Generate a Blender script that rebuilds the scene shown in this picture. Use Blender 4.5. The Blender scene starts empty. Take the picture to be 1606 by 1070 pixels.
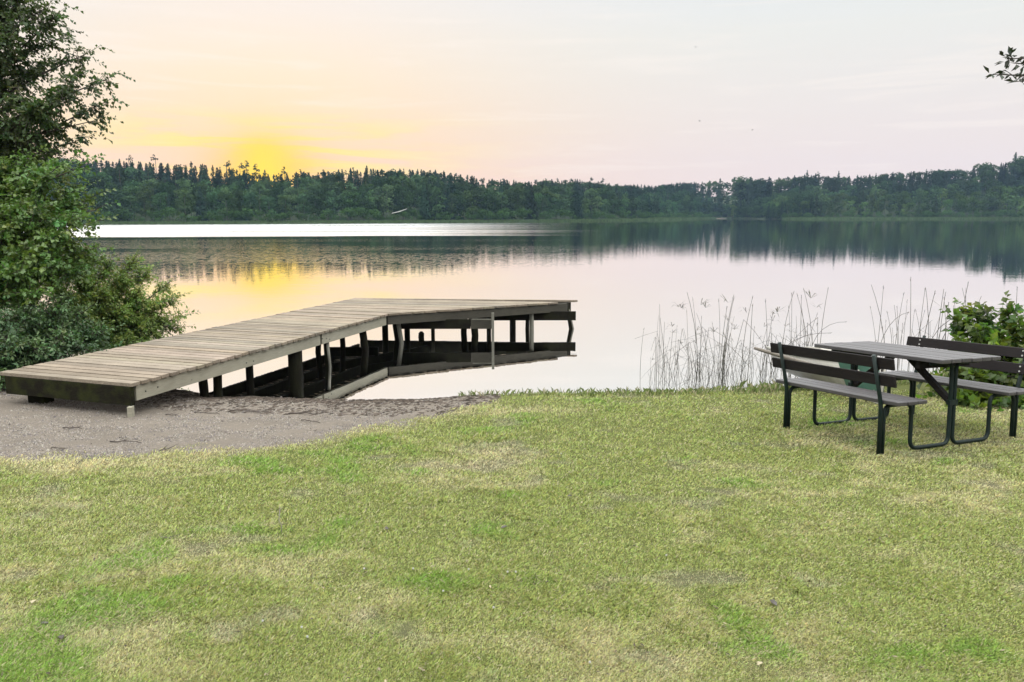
import bpy, math, random
import numpy as np
from mathutils import Vector, Matrix
R = math.radians
rng = np.random.default_rng(7); random.seed(7)
sc = bpy.context.scene
col = sc.collection

# ------------------------------------------------------------------ camera
CAMZ = 2.05; FPX = 1280.0; HOR = 338.5; ROLL = R(0.1)
PITCH = math.atan((535 - HOR) / FPX)
_f = Vector((0, math.cos(PITCH), -math.sin(PITCH))); _u = Vector((0, math.sin(PITCH), math.cos(PITCH))); _r = Vector((1, 0, 0))
c_r = _r * math.cos(ROLL) - _u * math.sin(ROLL); c_u = _u * math.cos(ROLL) + _r * math.sin(ROLL)
cd = bpy.data.cameras.new('camera'); cam = bpy.data.objects.new('camera', cd); col.objects.link(cam)
cd.sensor_width = 36; cd.lens = 36 * FPX / 1606; cd.clip_end = 4000; cd.clip_start = 0.05
M3 = Matrix((c_r, c_u, -_f)).transposed()
cam.matrix_world = Matrix.Translation((0, 0, CAMZ)) @ M3.to_4x4()
sc.camera = cam

# ------------------------------------------------------------------ sun, sky, exposure
SUN_AZ = R(-16.6); SUN_EL = R(2.2)
SUNV = Vector((math.sin(SUN_AZ) * math.cos(SUN_EL), math.cos(SUN_AZ) * math.cos(SUN_EL), math.sin(SUN_EL)))
sl = bpy.data.lights.new('sun', 'SUN'); sl.energy = 0.6; sl.angle = R(0.6); sl.color = (1.0, 0.62, 0.28)
so = bpy.data.objects.new('sun', sl); col.objects.link(so)
so.rotation_euler = (-SUNV).to_track_quat('-Z', 'Y').to_euler()
sc.view_settings.view_transform = 'Standard'; sc.view_settings.look = 'None'
sc.view_settings.exposure = 0.12; sc.view_settings.gamma = 1.0
cy = sc.cycles; cy.max_bounces = 7; cy.diffuse_bounces = 3; cy.glossy_bounces = 3; cy.transmission_bounces = 3
cy.volume_bounces = 0; cy.transparent_max_bounces = 6; cy.caustics_reflective = False; cy.caustics_refractive = False

class NT:
    """small helper to write node trees as expressions"""
    def __init__(s, tree): s.t = tree; s.n = tree.nodes; s.l = tree.links; s.n.clear()
    def node(s, typ, ins=None, **kw):
        nd = s.n.new(typ)
        for k, v in kw.items(): setattr(nd, k, v)
        for k, v in (ins or {}).items():
            sk = nd.inputs[k]
            if isinstance(v, bpy.types.NodeSocket): s.l.new(v, sk)
            else: sk.default_value = v
        return nd
    def m(s, op, a, b=0.0, c=0.0, clamp=False):
        return s.node('ShaderNodeMath', {0: a, 1: b, 2: c}, operation=op, use_clamp=clamp).outputs[0]
    def mr(s, v, a, b, c=0.0, d=1.0, smooth=False):
        return s.node('ShaderNodeMapRange', {'Value': v, 'From Min': a, 'From Max': b, 'To Min': c, 'To Max': d},
                      interpolation_type='SMOOTHSTEP' if smooth else 'LINEAR').outputs[0]
    def mix(s, f, a, b, bt='MIX'):
        nd = s.n.new('ShaderNodeMix'); nd.data_type = 'RGBA'; nd.blend_type = bt
        for k, v in ((0, f), (6, a), (7, b)):
            if isinstance(v, bpy.types.NodeSocket): s.l.new(v, nd.inputs[k])
            else: nd.inputs[k].default_value = v if k == 0 else tuple(v) + (1,) * (4 - len(v))
        return nd.outputs[2]
    def noise(s, vec, scale, detail=3, rough=.55, dist=0):
        return s.node('ShaderNodeTexNoise', {'Vector': vec, 'Scale': scale, 'Detail': detail, 'Roughness': rough, 'Distortion': dist}).outputs[0]
    def mapping(s, vec, scale=(1, 1, 1), rot=(0, 0, 0), loc=(0, 0, 0)):
        return s.node('ShaderNodeMapping', {'Vector': vec, 'Scale': scale, 'Rotation': rot, 'Location': loc}).outputs[0]
    def ramp(s, f, stops, interp='LINEAR'):
        nd = s.node('ShaderNodeValToRGB', {0: f}); cr = nd.color_ramp; cr.interpolation = interp
        while len(cr.elements) < len(stops): cr.elements.new(.5)
        for e, (p, c) in zip(cr.elements, stops): e.position = p; e.color = tuple(c) + (1,)
        return nd.outputs[0]

def make_world():
    w = bpy.data.worlds.new('World'); sc.world = w; w.use_nodes = True
    t = NT(w.node_tree)
    out = t.node('ShaderNodeOutputWorld')
    d = t.node('ShaderNodeVectorMath', {0: t.node('ShaderNodeTexCoord').outputs['Generated']}, operation='NORMALIZE').outputs[0]
    xyz = t.node('ShaderNodeSeparateXYZ', {0: d}); z = xyz.outputs[2]
    dot = t.node('ShaderNodeVectorMath', {0: d, 1: tuple(Vector((math.sin(SUN_AZ), math.cos(SUN_AZ), math.tan(R(3.3)))).normalized())}, operation='DOT_PRODUCT').outputs['Value']
    dm = t.m('SUBTRACT', dot, 1.0)
    def lobe(k): return t.m('EXPONENT', t.m('DIVIDE', dm, k))
    cool = t.ramp(z, [(0, (.86, .72, .72)), (.07, (.86, .755, .74)), (.13, (.855, .80, .775)), (.2, (.84, .84, .81)), (.27, (.79, .845, .88)), (.6, (.86, .88, .86))])
    warm = t.ramp(z, [(0, (.98, .64, .48)), (.05, (.99, .66, .45)), (.10, (1.0, .74, .47)), (.16, (1.0, .82, .61)), (.24, (.99, .87, .78)), (.6, (.92, .90, .86))])
    c = t.mix(lobe(.055), cool, warm)
    # thin high cloud, drawn out in streaks
    mp = t.mapping(d, (2.2, 2.2, 26.0), rot=(0, R(3), 0))
    n1 = t.noise(mp, 2.3, 5, .6, .4)
    st = t.mr(n1, .5, .72, 0, 1, True)
    c = t.mix(t.m('MULTIPLY', st, .30), c, (1.02, .93, .86))
    lat = t.m('SUBTRACT', t.m('MULTIPLY', xyz.outputs[0], math.cos(SUN_AZ)), t.m('MULTIPLY', xyz.outputs[1], math.sin(SUN_AZ)))
    pil = t.m('MULTIPLY', t.m('EXPONENT', t.m('DIVIDE', t.m('MULTIPLY', lat, lat), -.0017)), t.mr(z, .03, .105, 1.0, .0, True))
    c = t.mix(t.m('MULTIPLY', pil, .5), c, (1.02, .62, .14))
    g1 = t.m('MULTIPLY', lobe(.0018), t.mr(z, .05, .105, 1.0, .05, True))
    stw = t.m('MULTIPLY', t.m('MULTIPLY', lobe(.016), t.mr(z, .13, .085, 0, 1, True)), t.mr(n1, .42, .60, .0, 1, True))
    c = t.mix(t.m('MULTIPLY', stw, .8, clamp=True), c, (1.02, .83, .13))
    c = t.mix(t.m('MULTIPLY', g1, .9, clamp=True), c, (1.02, .54, .05))
    c = t.mix(t.m('MULTIPLY', lobe(.00055), 1.0, clamp=True), c, (1.06, .74, .0))
    # overhead sky strength raised to brighten the foreground
    up = t.mr(z, .27, .70, .925, 4.6, True)
    veil = t.node('ShaderNodeBackground', {'Color': c, 'Strength': t.m('MULTIPLY', up, 1.0)}).outputs[0]
    sky = t.node('ShaderNodeTexSky', sky_type='NISHITA', sun_disc=False, sun_elevation=SUN_EL, sun_rotation=SUN_AZ, dust_density=1.5)
    b2 = t.node('ShaderNodeBackground', {'Color': sky.outputs[0], 'Strength': 0.004}).outputs[0]
    ad = t.node('ShaderNodeAddShader', {0: veil, 1: b2}).outputs[0]
    t.l.new(ad, out.inputs['Surface'])
make_world()

# ------------------------------------------------------------------ helpers
def unproject(px, py, z):
    """ground-plan point at height z that the photograph shows at (px, py)"""
    d = c_r * (px - 803) + c_u * (535 - py) + _f * FPX
    return Vector((0, 0, CAMZ)) + d * ((z - CAMZ) / d.z)
def at_depth(px, py, zc):
    return Vector((0, 0, CAMZ)) + c_r * ((px - 803) / FPX * zc) + c_u * ((535 - py) / FPX * zc) + _f * zc
def tag(o, label=None, cat=None, group=None, kind=None):
    if label: o['label'] = label
    if cat: o['category'] = cat
    if group: o['group'] = group
    if kind: o['kind'] = kind
    return o
def empty(name, loc=(0, 0, 0), rz=0, rot=None):
    o = bpy.data.objects.new(name, None); col.objects.link(o); o.location = loc
    o.rotation_euler = rot or (0, 0, rz); o.empty_display_size = .2
    return o
def link(name, me, parent=None, mat=None):
    o = bpy.data.objects.new(name, me); col.objects.link(o)
    if mat:
        for m_ in (mat if isinstance(mat, (list, tuple)) else [mat]): me.materials.append(m_)
    if parent is not None: o.parent = parent
    return o
def tri_mesh(name, V, F, tint=None, mats=None, smooth=False):
    """numpy mesh; F (n,3) or (n,4)"""
    V = np.asarray(V, np.float32); F = np.asarray(F, np.int32); k = F.shape[1]
    me = bpy.data.meshes.new(name)
    me.vertices.add(len(V)); me.vertices.foreach_set('co', V.ravel())
    me.loops.add(F.size); me.loops.foreach_set('vertex_index', F.ravel())
    me.polygons.add(len(F)); me.polygons.foreach_set('loop_start', np.arange(0, F.size, k, dtype=np.int32))
    me.polygons.foreach_set('loop_total', np.full(len(F), k, np.int32))
    if mats is not None: me.polygons.foreach_set('material_index', np.asarray(mats, np.int32))
    if smooth: me.polygons.foreach_set('use_smooth', np.ones(len(F), bool))
    if tint is not None:
        a = me.color_attributes.new('tint', 'FLOAT_COLOR', 'POINT')
        t4 = np.ones((len(V), 4), np.float32); t4[:, :3] = tint
        a.data.foreach_set('color', t4.ravel())
    me.update(calc_edges=True); me.validate()
    return me

class MB:
    """mesh builder: boxes, beams, tubes; per-piece tint"""
    def __init__(s): s.v = []; s.f = []; s.t = []
    def add(s, vs, fs, tint=(1, 1, 1)):
        o = len(s.v); s.v += [tuple(x) for x in vs]; s.f += [tuple(i + o for i in f) for f in fs]; s.t += [tint] * len(vs); return s
    def hexa(s, p, tint=(1, 1, 1)):  # 8 points: bottom 4 ccw, top 4 ccw
        return s.add(p, [(3, 2, 1, 0), (4, 5, 6, 7), (0, 1, 5, 4), (1, 2, 6, 5), (2, 3, 7, 6), (3, 0, 4, 7)], tint)
    def box(s, lo, hi, tint=(1, 1, 1)):
        (a, b, c), (d, e, f) = lo, hi
        return s.hexa([(a, b, c), (d, b, c), (d, e, c), (a, e, c), (a, b, f), (d, b, f), (d, e, f), (a, e, f)], tint)
    def beam(s, p, q, w, z0, z1, tint=(1, 1, 1)):  # horizontal beam from p to q (xy), width w
        p, q = Vector(p[:2]), Vector(q[:2]); d = (q - p).normalized(); n = Vector((-d.y, d.x)) * w / 2
        c = [p - n, q - n, q + n, p + n]
        return s.hexa([(a.x, a.y, z0) for a in c] + [(a.x, a.y, z1) for a in c], tint)
    def tube(s, pts, rad, n=10, tint=(1, 1, 1), cap=True, jit=0):
        pts = [Vector(p) for p in pts]; m = len(pts)
        rad = rad if isinstance(rad, (list, tuple)) else [rad] * m
        T = [(pts[min(i + 1, m - 1)] - pts[max(i - 1, 0)]).normalized() for i in range(m)]
        ref = Vector((0, 0, 1)) if abs(T[0].z) < .9 else Vector((1, 0, 0))
        a = T[0].cross(ref).normalized(); vs = []; fs = []
        for i in range(m):
            a = (a - T[i] * a.dot(T[i])).normalized(); b = T[i].cross(a)
            for k in range(n):
                th = 2 * math.pi * k / n; rr = rad[i] * (1 + jit * (random.random() - .5))
                vs.append(pts[i] + (a * math.cos(th) + b * math.sin(th)) * rr)
        for i in range(m - 1):
            for k in range(n):
                k2 = (k + 1) % n; fs.append((i * n + k, i * n + k2, (i + 1) * n + k2, (i + 1) * n + k))
        if cap:
            fs.append(tuple(range(n))[::-1]); fs.append(tuple((m - 1) * n + k for k in range(n)))
        return s.add(vs, fs, tint)
    def mesh(s, name, bevel=0, smooth=False):
        me = bpy.data.meshes.new(name); me.from_pydata(s.v, [], s.f)
        a = me.color_attributes.new('tint', 'FLOAT_COLOR', 'POINT')
        for i, c in enumerate(s.t): a.data[i].color = (*c, 1)
        if bevel:
            import bmesh
            bm = bmesh.new(); bm.from_mesh(me)
            bmesh.ops.bevel(bm, geom=list(bm.edges), offset=bevel, segments=1, affect='EDGES', clamp_overlap=True)
            bm.to_mesh(me); bm.free()
        if smooth:
            for p in me.polygons: p.use_smooth = len(p.vertices) == 4
        me.update(); return me
    def build(s, name, mat, parent=None, bevel=0, smooth=False):
        return link(name, s.mesh(name, bevel, smooth), parent, mat)

def vnoise(x, y, seed=0):
    """smooth value noise in 0..1, numpy"""
    x = np.asarray(x, float); y = np.asarray(y, float)
    xi = np.floor(x).astype(np.int64); yi = np.floor(y).astype(np.int64); fx = x - xi; fy = y - yi
    fx = fx * fx * (3 - 2 * fx); fy = fy * fy * (3 - 2 * fy)
    def h(a, b):
        n = (a * 374761393 + b * 668265263 + seed * 1442695041) & 0x7fffffff
        n = (n ^ (n >> 13)) * 1274126177 & 0x7fffffff
        return ((n ^ (n >> 16)) & 0xffff) / 65535.0
    return (h(xi, yi) * (1 - fx) + h(xi + 1, yi) * fx) * (1 - fy) + (h(xi, yi + 1) * (1 - fx) + h(xi + 1, yi + 1) * fx) * fy
def fbm(x, y, seed=0, oct=4, g=.5):
    s = 0; a = 1; tot = 0
    for i in range(oct):
        s = s + a * vnoise(x * 2 ** i + 17.3 * i, y * 2 ** i - 9.1 * i, seed + i); tot += a; a *= g
    return s / tot
def sstep(a, b, x):
    t = np.clip((np.asarray(x, float) - a) / (b - a), 0, 1); return t * t * (3 - 2 * t)

# ------------------------------------------------------------------ materials
def mat(name):
    m = bpy.data.materials.new(name); m.use_nodes = True; t = NT(m.node_tree)
    t.out = t.node('ShaderNodeOutputMaterial'); return m, t
def surf(t, sh): t.l.new(sh, t.out.inputs['Surface'])
def m_wood(name, base, dark, rough=.75, grain=(1, 1, 1), var=.5, scale=1.0, green=0.0, spec=.3, bumpd=.004, knots=True):
    m, t = mat(name)
    co = t.node('ShaderNodeTexCoord').outputs['Object']
    tint = t.node('ShaderNodeAttribute', attribute_name='tint').outputs['Color']
    # grain follows the piece through its tint-independent object coordinates
    g = t.noise(t.mapping(co, grain), 6 * scale, 6, .65, .6)
    g2 = t.noise(t.mapping(co, grain), 28 * scale, 4, .6)
    big = t.noise(co, 2.2, 3)
    c = t.mix(t.mr(g, .35, .7), base, dark)
    c = t.mix(t.m('MULTIPLY', t.mr(g2, .4, .75), var), c, dark)
    c = t.mix(t.mr(big, .35, .75, 0, .45), c, tuple(x * .6 for x in dark))
    if knots:
        v = t.node('ShaderNodeTexVoronoi', {'Vector': co, 'Scale': 4.2}).outputs['Distance']
        c = t.mix(t.mr(v, .075, .05, 0, .75), c, tuple(x * .35 for x in base))
    if green: c = t.mix(t.m('MULTIPLY', t.mr(t.noise(co, 7, 4), .42, .65), green), c, (.06, .075, .015))
    c = t.mix(1.0, c, tint, 'MULTIPLY')
    b = t.node('ShaderNodeBump', {'Height': t.m('ADD', g, t.m('MULTIPLY', g2, .5)), 'Strength': .7, 'Distance': bumpd}).outputs[0]
    surf(t, t.node('ShaderNodeBsdfPrincipled', {'Base Color': c, 'Roughness': rough, 'Specular IOR Level': spec, 'Normal': b}).outputs[0])
    return m
M_DECK = m_wood('deck_wood', (.30, .25, .195), (.125, .10, .076), grain=(1.2, 16, 16), rough=.8, knots=False)
M_BEAM = m_wood('beam_wood', (.33, .31, .245), (.22, .20, .15), grain=(1.5, 1.5, 22), rough=.75)
M_BEAM2 = m_wood('beam_wood_grey', (.070, .063, .047), (.036, .032, .024), grain=(1.5, 1.5, 22), rough=.8)
M_POST = m_wood('wet_post_and_shade_wood', (.014, .012, .009), (.006, .005, .003), grain=(14, 14, 1.5), rough=.85, green=.08, spec=.1)  # posts are wet wood; beams and deck underside use it as painted shade
M_POSTL = m_wood('grey_post_wood', (.22, .21, .175), (.12, .115, .09), grain=(14, 14, 1.5), rough=.75)
M_MOSSY = m_wood('mossy_board', (.020, .018, .012), (.008, .007, .005), grain=(2, 16, 16), rough=.9, green=.25, spec=.05)
M_SLAT = m_wood('stained_silhouette_slat', (.022, .018, .018), (.011, .009, .009), grain=(1.5, 18, 18), rough=.7, spec=.12, bumpd=.002, knots=False)  # dark stain deepened so the backrests keep a backlit silhouette
M_TOPSLAT = m_wood('worn_skylit_slat_top', (.075, .068, .070), (.035, .031, .033), grain=(1.5, 18, 18), rough=.45, spec=.5, bumpd=.002, knots=False)  # paler slat copy, sky light on the tops put into the colour
M_OAR = m_wood('oar_wood', (.22, .19, .16), (.10, .085, .07), grain=(1.5, 16, 16), knots=False)
def m_metal(name, c, rough=.4):
    m, t = mat(name); co = t.node('ShaderNodeTexCoord').outputs['Object']
    n = t.noise(co, 22, 4); cc = t.mix(t.mr(n, .45, .7, 0, .6), c, tuple(x * .5 + .012 for x in c))
    surf(t, t.node('ShaderNodeBsdfPrincipled', {'Base Color': cc, 'Roughness': t.mr(n, .3, .7, rough - .1, rough + .2), 'Specular IOR Level': .25}).outputs[0]); return m
M_TUBE = m_metal('dark_green_tube', (.004, .012, .010), .5)
M_BOLT = m_metal('bolt_steel', (.45, .44, .42), .4)
def m_paint(name, c, dirt=(.2, .19, .15), rough=.5):
    m, t = mat(name); co = t.node('ShaderNodeTexCoord').outputs['Object']
    n = t.noise(co, 5, 5, .65); n2 = t.noise(t.mapping(co, (1, 1, 5)), 9, 4)
    cc = t.mix(t.mr(n, .45, .75, 0, .6), c, dirt); cc = t.mix(t.mr(n2, .55, .8, 0, .35), cc, dirt)
    surf(t, t.node('ShaderNodeBsdfPrincipled', {'Base Color': cc, 'Roughness': rough}).outputs[0]); return m
M_HULL = m_paint('hull_paint_cream', (.50, .47, .43)); M_GREENP = m_paint('hull_paint_green', (.07, .16, .13), (.05, .07, .05)); M_BOATIN = m_paint('boat_inside_grey', (.30, .29, .26))
def m_leaf(name, ca, cb, trans=.35, rough=.5, tr_gain=1.3, spec=.35):
    m, t = mat(name)
    tint = t.node('ShaderNodeAttribute', attribute_name='tint').outputs['Color']
    co = t.node('ShaderNodeTexCoord').outputs['Object']
    c = t.mix(t.mr(t.noise(co, 1.6, 3), .35, .65), ca, cb); c = t.mix(1.0, c, tint, 'MULTIPLY')
    p = t.node('ShaderNodeBsdfPrincipled', {'Base Color': c, 'Roughness': rough, 'Specular IOR Level': spec}).outputs[0]
    tr = t.node('ShaderNodeBsdfTranslucent', {'Color': t.mix(1.0, c, (tr_gain, tr_gain * 1.05, tr_gain * .55), 'MULTIPLY')}).outputs[0]
    surf(t, t.node('ShaderNodeMixShader', {0: trans, 1: p, 2: tr}).outputs[0]); return m
M_BIRCH = m_leaf('birch_leaf', (.066, .100, .030), (.040, .062, .025))
M_ALDER = m_leaf('alder_leaf', (.120, .185, .040), (.070, .130, .040), trans=.3, rough=.42)
M_WILLOW = m_leaf('willow_leaf', (.18, .245, .060), (.13, .19, .055))
M_DARKSH = m_leaf('undergrowth_leaf', (.080, .135, .045), (.048, .092, .038), trans=.2)
M_BIGLEAF = m_leaf('broad_leaf', (.125, .175, .030), (.040, .075, .020), trans=.5, rough=.4)
M_REED = m_leaf('reed_stalk', (.045, .04, .026), (.025, .025, .016), trans=.1)
M_TWIG, t_ = mat('bark_twig'); surf(t_, t_.node('ShaderNodeBsdfPrincipled', {'Base Color': (.045, .035, .028, 1), 'Roughness': .85}).outputs[0])
def m_bark():
    m, t = mat('trunk_bark'); co = t.node('ShaderNodeTexCoord').outputs['Object']
    n = t.noise(t.mapping(co, (3, 3, 12)), 3, 5); n2 = t.noise(t.mapping(co, (9, 9, 2)), 4, 4)
    c = t.mix(t.mr(n, .42, .6), (.32, .30, .27), (.05, .042, .035)); c = t.mix(t.mr(n2, .5, .7), c, (.10, .09, .07))
    b = t.node('ShaderNodeBump', {'Height': n2, 'Strength': .8, 'Distance': .02}).outputs[0]
    surf(t, t.node('ShaderNodeBsdfPrincipled', {'Base Color': c, 'Roughness': .85, 'Normal': b}).outputs[0]); return m
M_BARK = m_bark()
def m_forest():
    m, t = mat('far_tree_foliage')
    tint = t.node('ShaderNodeAttribute', attribute_name='tint').outputs['Color']
    rnd = t.node('ShaderNodeObjectInfo').outputs['Random']
    c = t.mix(1.0, tint, t.mix(rnd, (.72, .90, .95), (1.0, 1.12, 1.05)), 'MULTIPLY')
    d = t.node('ShaderNodeBsdfDiffuse', {'Color': c}).outputs[0]
    tr = t.node('ShaderNodeBsdfTranslucent', {'Color': c}).outputs[0]
    surf(t, t.node('ShaderNodeMixShader', {0: .2, 1: d, 2: tr}).outputs[0]); return m
M_FAR = m_forest()
def m_vcol(name, rough=.9, trans=0, spec=.15):
    m, t = mat(name)
    tint = t.node('ShaderNodeAttribute', attribute_name='tint').outputs['Color']
    p = t.node('ShaderNodeBsdfPrincipled', {'Base Color': tint, 'Roughness': rough, 'Specular IOR Level': spec}).outputs[0]
    if trans:
        tr = t.node('ShaderNodeBsdfTranslucent', {'Color': tint}).outputs[0]
        p = t.node('ShaderNodeMixShader', {0: trans, 1: p, 2: tr}).outputs[0]
    surf(t, p); return m
M_BLADE = m_vcol('grass_blade', .55, .35, .3); M_PEBBLE = m_vcol('pebble', .8, 0, .2); M_SMALL = m_vcol('litter', .8)

# ------------------------------------------------------------------ terrain
NS = np.array([(-900, 40), (-60, 22), (-20, 16.5), (-8, 12.6), (-6, 11.6), (-4.9, 10.4), (-4.0, 9.55), (-3.2, 9.15), (-2, 9.05), (-1, 9.0), (0, 8.95), (2, 9.0), (3, 9.15), (4.2, 9.5), (6, 10.4), (9, 11), (20, 14), (60, 30), (900, 300)], float)
FS = np.array([(-900, 420), (-260, 300), (-170, 240), (-112, 214), (-75, 226), (-38, 240), (0, 275), (52, 345), (100, 450), (128, 520), (133, 522), (139, 424), (160, 415), (200, 410), (240, 395), (268, 385), (300, 370), (420, 330), (900, 300)], float)
def y_near(x): return np.interp(x, NS[:, 0], NS[:, 1])
def y_far(x): return np.interp(x, FS[:, 0], FS[:, 1])
# skyline of the wood: photograph column -> row of the tree tops
SKY = np.array([(-300, 240), (100, 249), (150, 252), (250, 257), (350, 262), (425, 274), (470, 272), (560, 266), (650, 266), (700, 270), (760, 281), (830, 284), (900, 282), (960, 289), (1020, 291), (1100, 284), (1160, 279), (1220, 279), (1270, 274), (1300, 277), (1350, 275), (1400, 271), (1450, 267), (1500, 266), (1530, 260), (1560, 257), (1606, 245), (1900, 235)], float)
def sky_top(x, y):   # height a tree top must have at (x, y) to touch the skyline
    px = 803 + x / y * FPX
    row = np.interp(px, SKY[:, 0], SKY[:, 1])
    return CAMZ + (HOR - .0017 * (px - 803) - row) / FPX * y
def hill(x, y):
    t = y - y_far(x)
    t = np.where(x > 132, np.minimum(t, (x - 132) * 1.3 + np.maximum(0, y - 520)), t)   # the wooded point has a western flank
    H = np.clip(sky_top(x, y_far(x) + 75) - 14.5, 1, 60)
    return np.where(t > 0, .4 + sstep(0, 80, t) * H + np.clip(t - 90, 0, 400) * .02, 0)
def ground_z(x, y):
    x = np.asarray(x, float); y = np.asarray(y, float)
    s = y_near(x) + (fbm(x * 1.7, x * 0 + 3, 5, 3) - .5) * .25 - y       # >0 on land
    base = .205 + .043 * (6.9 - np.clip(y, -6, 12)) + .012 * np.clip(-x - 1.5, 0, 5)
    base = base + (fbm(x * .8, y * .8, 11, 3) - .5) * .03
    beach = sstep(.2, -1.8, x)                                             # the beach slopes gently, the lawn ends in a low lip
    w = .18 + .85 * beach
    z = base * sstep(0, 1, np.clip(s / w, 0, 1)) ** .8
    z = np.where(s < 0, -np.clip(-s * .35, 0, 1.5), z)
    far = y - y_far(x)
    z = np.where(far > -20, np.maximum(z, -1.5 + sstep(-20, 0, far) * 1.55), z)
    return np.where(far > 0, hill(x, y) , z)
# beach edge: photograph columns/rows on the lawn
be = [unproject(px, py, .27) for px, py in ((-260, 745), (0, 727), (120, 722), (250, 710), (400, 695), (500, 679), (600, 659), (680, 643), (705, 636), (725, 629))]
BX = np.array([p.x for p in be]); BY = np.array([p.y for p in be]); BX = np.append(BX, BX[-1] + .35); BY = np.append(BY, BY[-1] + .6)
def sandness(x, y):
    """1 on the gravel beach, 0 on the lawn"""
    e = np.interp(x, BX, BY, left=BY[0] - .3, right=60)
    n = (fbm(x * 2.3, y * 2.3, 21, 4) - .5) * .55
    return sstep(-.22, .22, y - e + n * 1.2) * sstep(-6.6, -6.0, x + .4 * n)
def lawn_mix(x, y):
    """colour of the turf: dry straw / yellow green / fresh green patches"""
    a = fbm(x * .75 + 3, y * 1.0, 31, 5, .6); b = fbm(x * 1.9, y * 2.3 + 7, 41, 4, .6); c = fbm(x * 6, y * 7, 51, 3)
    dry = .9 * sstep(.41, .68, .5 * a + .3 * b + .2 * c + .02 * np.clip(4 - y, -3, 2))
    edge = np.interp(x, BX, BY, left=BY[0], right=60) - y
    dry = np.clip(dry + .35 * sstep(.55, .0, edge) , 0, 1)
    fresh = sstep(.56, .72, .55 * fbm(x * 1.1 - 20, y * 1.4, 61, 4) + .45 * fbm(x * 3.2, y * 3.6, 71, 3) + .10 * sstep(-1.2, -2.4, x) * sstep(4.2, 3.0, y))
    dead = sstep(.60, .74, .6 * fbm(x * 1.6 + 50, y * 2.2, 81, 4) + .4 * fbm(x * 5, y * 5.5, 91, 2))
    G = np.array([.218, .246, .074]); D = np.array([.405, .37, .19]); FR = np.array([.15, .245, .042]); DE = np.array([.28, .25, .18])
    cc = G + (D - G) * dry[..., None]
    cc = cc + (FR - cc) * (fresh * .8)[..., None]
    cc = cc + (DE - cc) * (dead * .5)[..., None]
    return cc, dry, fresh, dead
def make_ground():
    def axis(lo, hi, nlo, nhi, step, g):
        a = list(np.arange(nlo, nhi, step)); s = step
        while a[-1] < hi: s = min(s * g, 12); a.append(a[-1] + s)
        s = step; b = [a[0]]
        while b[-1] > lo: s = min(s * g, 12); b.append(b[-1] - s)
        return np.array(b[::-1][:-1] + a)
    X = axis(-900, 900, -8, 8, .07, 1.12); Y = axis(-300, 1300, 1.0, 12, .07, 1.12)
    gx, gy = np.meshgrid(X, Y); x = gx.ravel(); y = gy.ravel(); z = ground_z(x, y)
    s = sandness(x, y); near = (y < 14) & (y > -5)
    z = z + near * (z > 0) * ((1 - s) * (fbm(x * 9, y * 9, 3, 2) - .5) * .018 + s * (fbm(x * 6, y * 6, 4, 3) - .5) * .03)
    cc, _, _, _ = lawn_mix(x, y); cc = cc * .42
    sd = np.array([.175, .150, .124]) * (.82 + .36 * fbm(x * 3, y * 5, 15, 4))[:, None]
    cc = cc + (sd - cc) * s[:, None]
    lake = (z < 0.01) & (y < y_far(x)); cc[lake] = (.03, .028, .02)
    fz = y > y_far(x) - 1; cc[fz] = (.035, .05, .025)
    nx, ny = len(X), len(Y); i = np.arange(nx * ny).reshape(ny, nx)
    F = np.stack([i[:-1, :-1], i[:-1, 1:], i[1:, 1:], i[1:, :-1]], -1).reshape(-1, 4)
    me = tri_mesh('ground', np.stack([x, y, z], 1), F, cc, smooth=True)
    m, t = mat('turf_and_gravel'); co = t.node('ShaderNodeTexCoord').outputs['Object']
    tint = t.node('ShaderNodeAttribute', attribute_name='tint').outputs['Color']
    n = t.noise(co, 90, 4, .7); n2 = t.noise(co, 26, 4, .6)
    c = t.mix(t.mr(n, .3, .72, .0, .75), tint, t.mix(1.0, tint, (.42, .40, .42), 'MULTIPLY'))
    c = t.mix(t.mr(n2, .55, .72, 0, .5), c, t.mix(1.0, tint, (1.35, 1.3, 1.25), 'MULTIPLY'))
    b = t.node('ShaderNodeBump', {'Height': t.m('ADD', n, n2), 'Strength': .8, 'Distance': .015}).outputs[0]
    surf(t, t.node('ShaderNodeBsdfPrincipled', {'Base Color': c, 'Roughness': .95, 'Specular IOR Level': .1, 'Normal': b}).outputs[0])
    o = link('ground', me, mat=m); tag(o, kind='structure', label='mown lawn sloping to a gravel beach and the wooded far shore')
make_ground()

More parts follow.
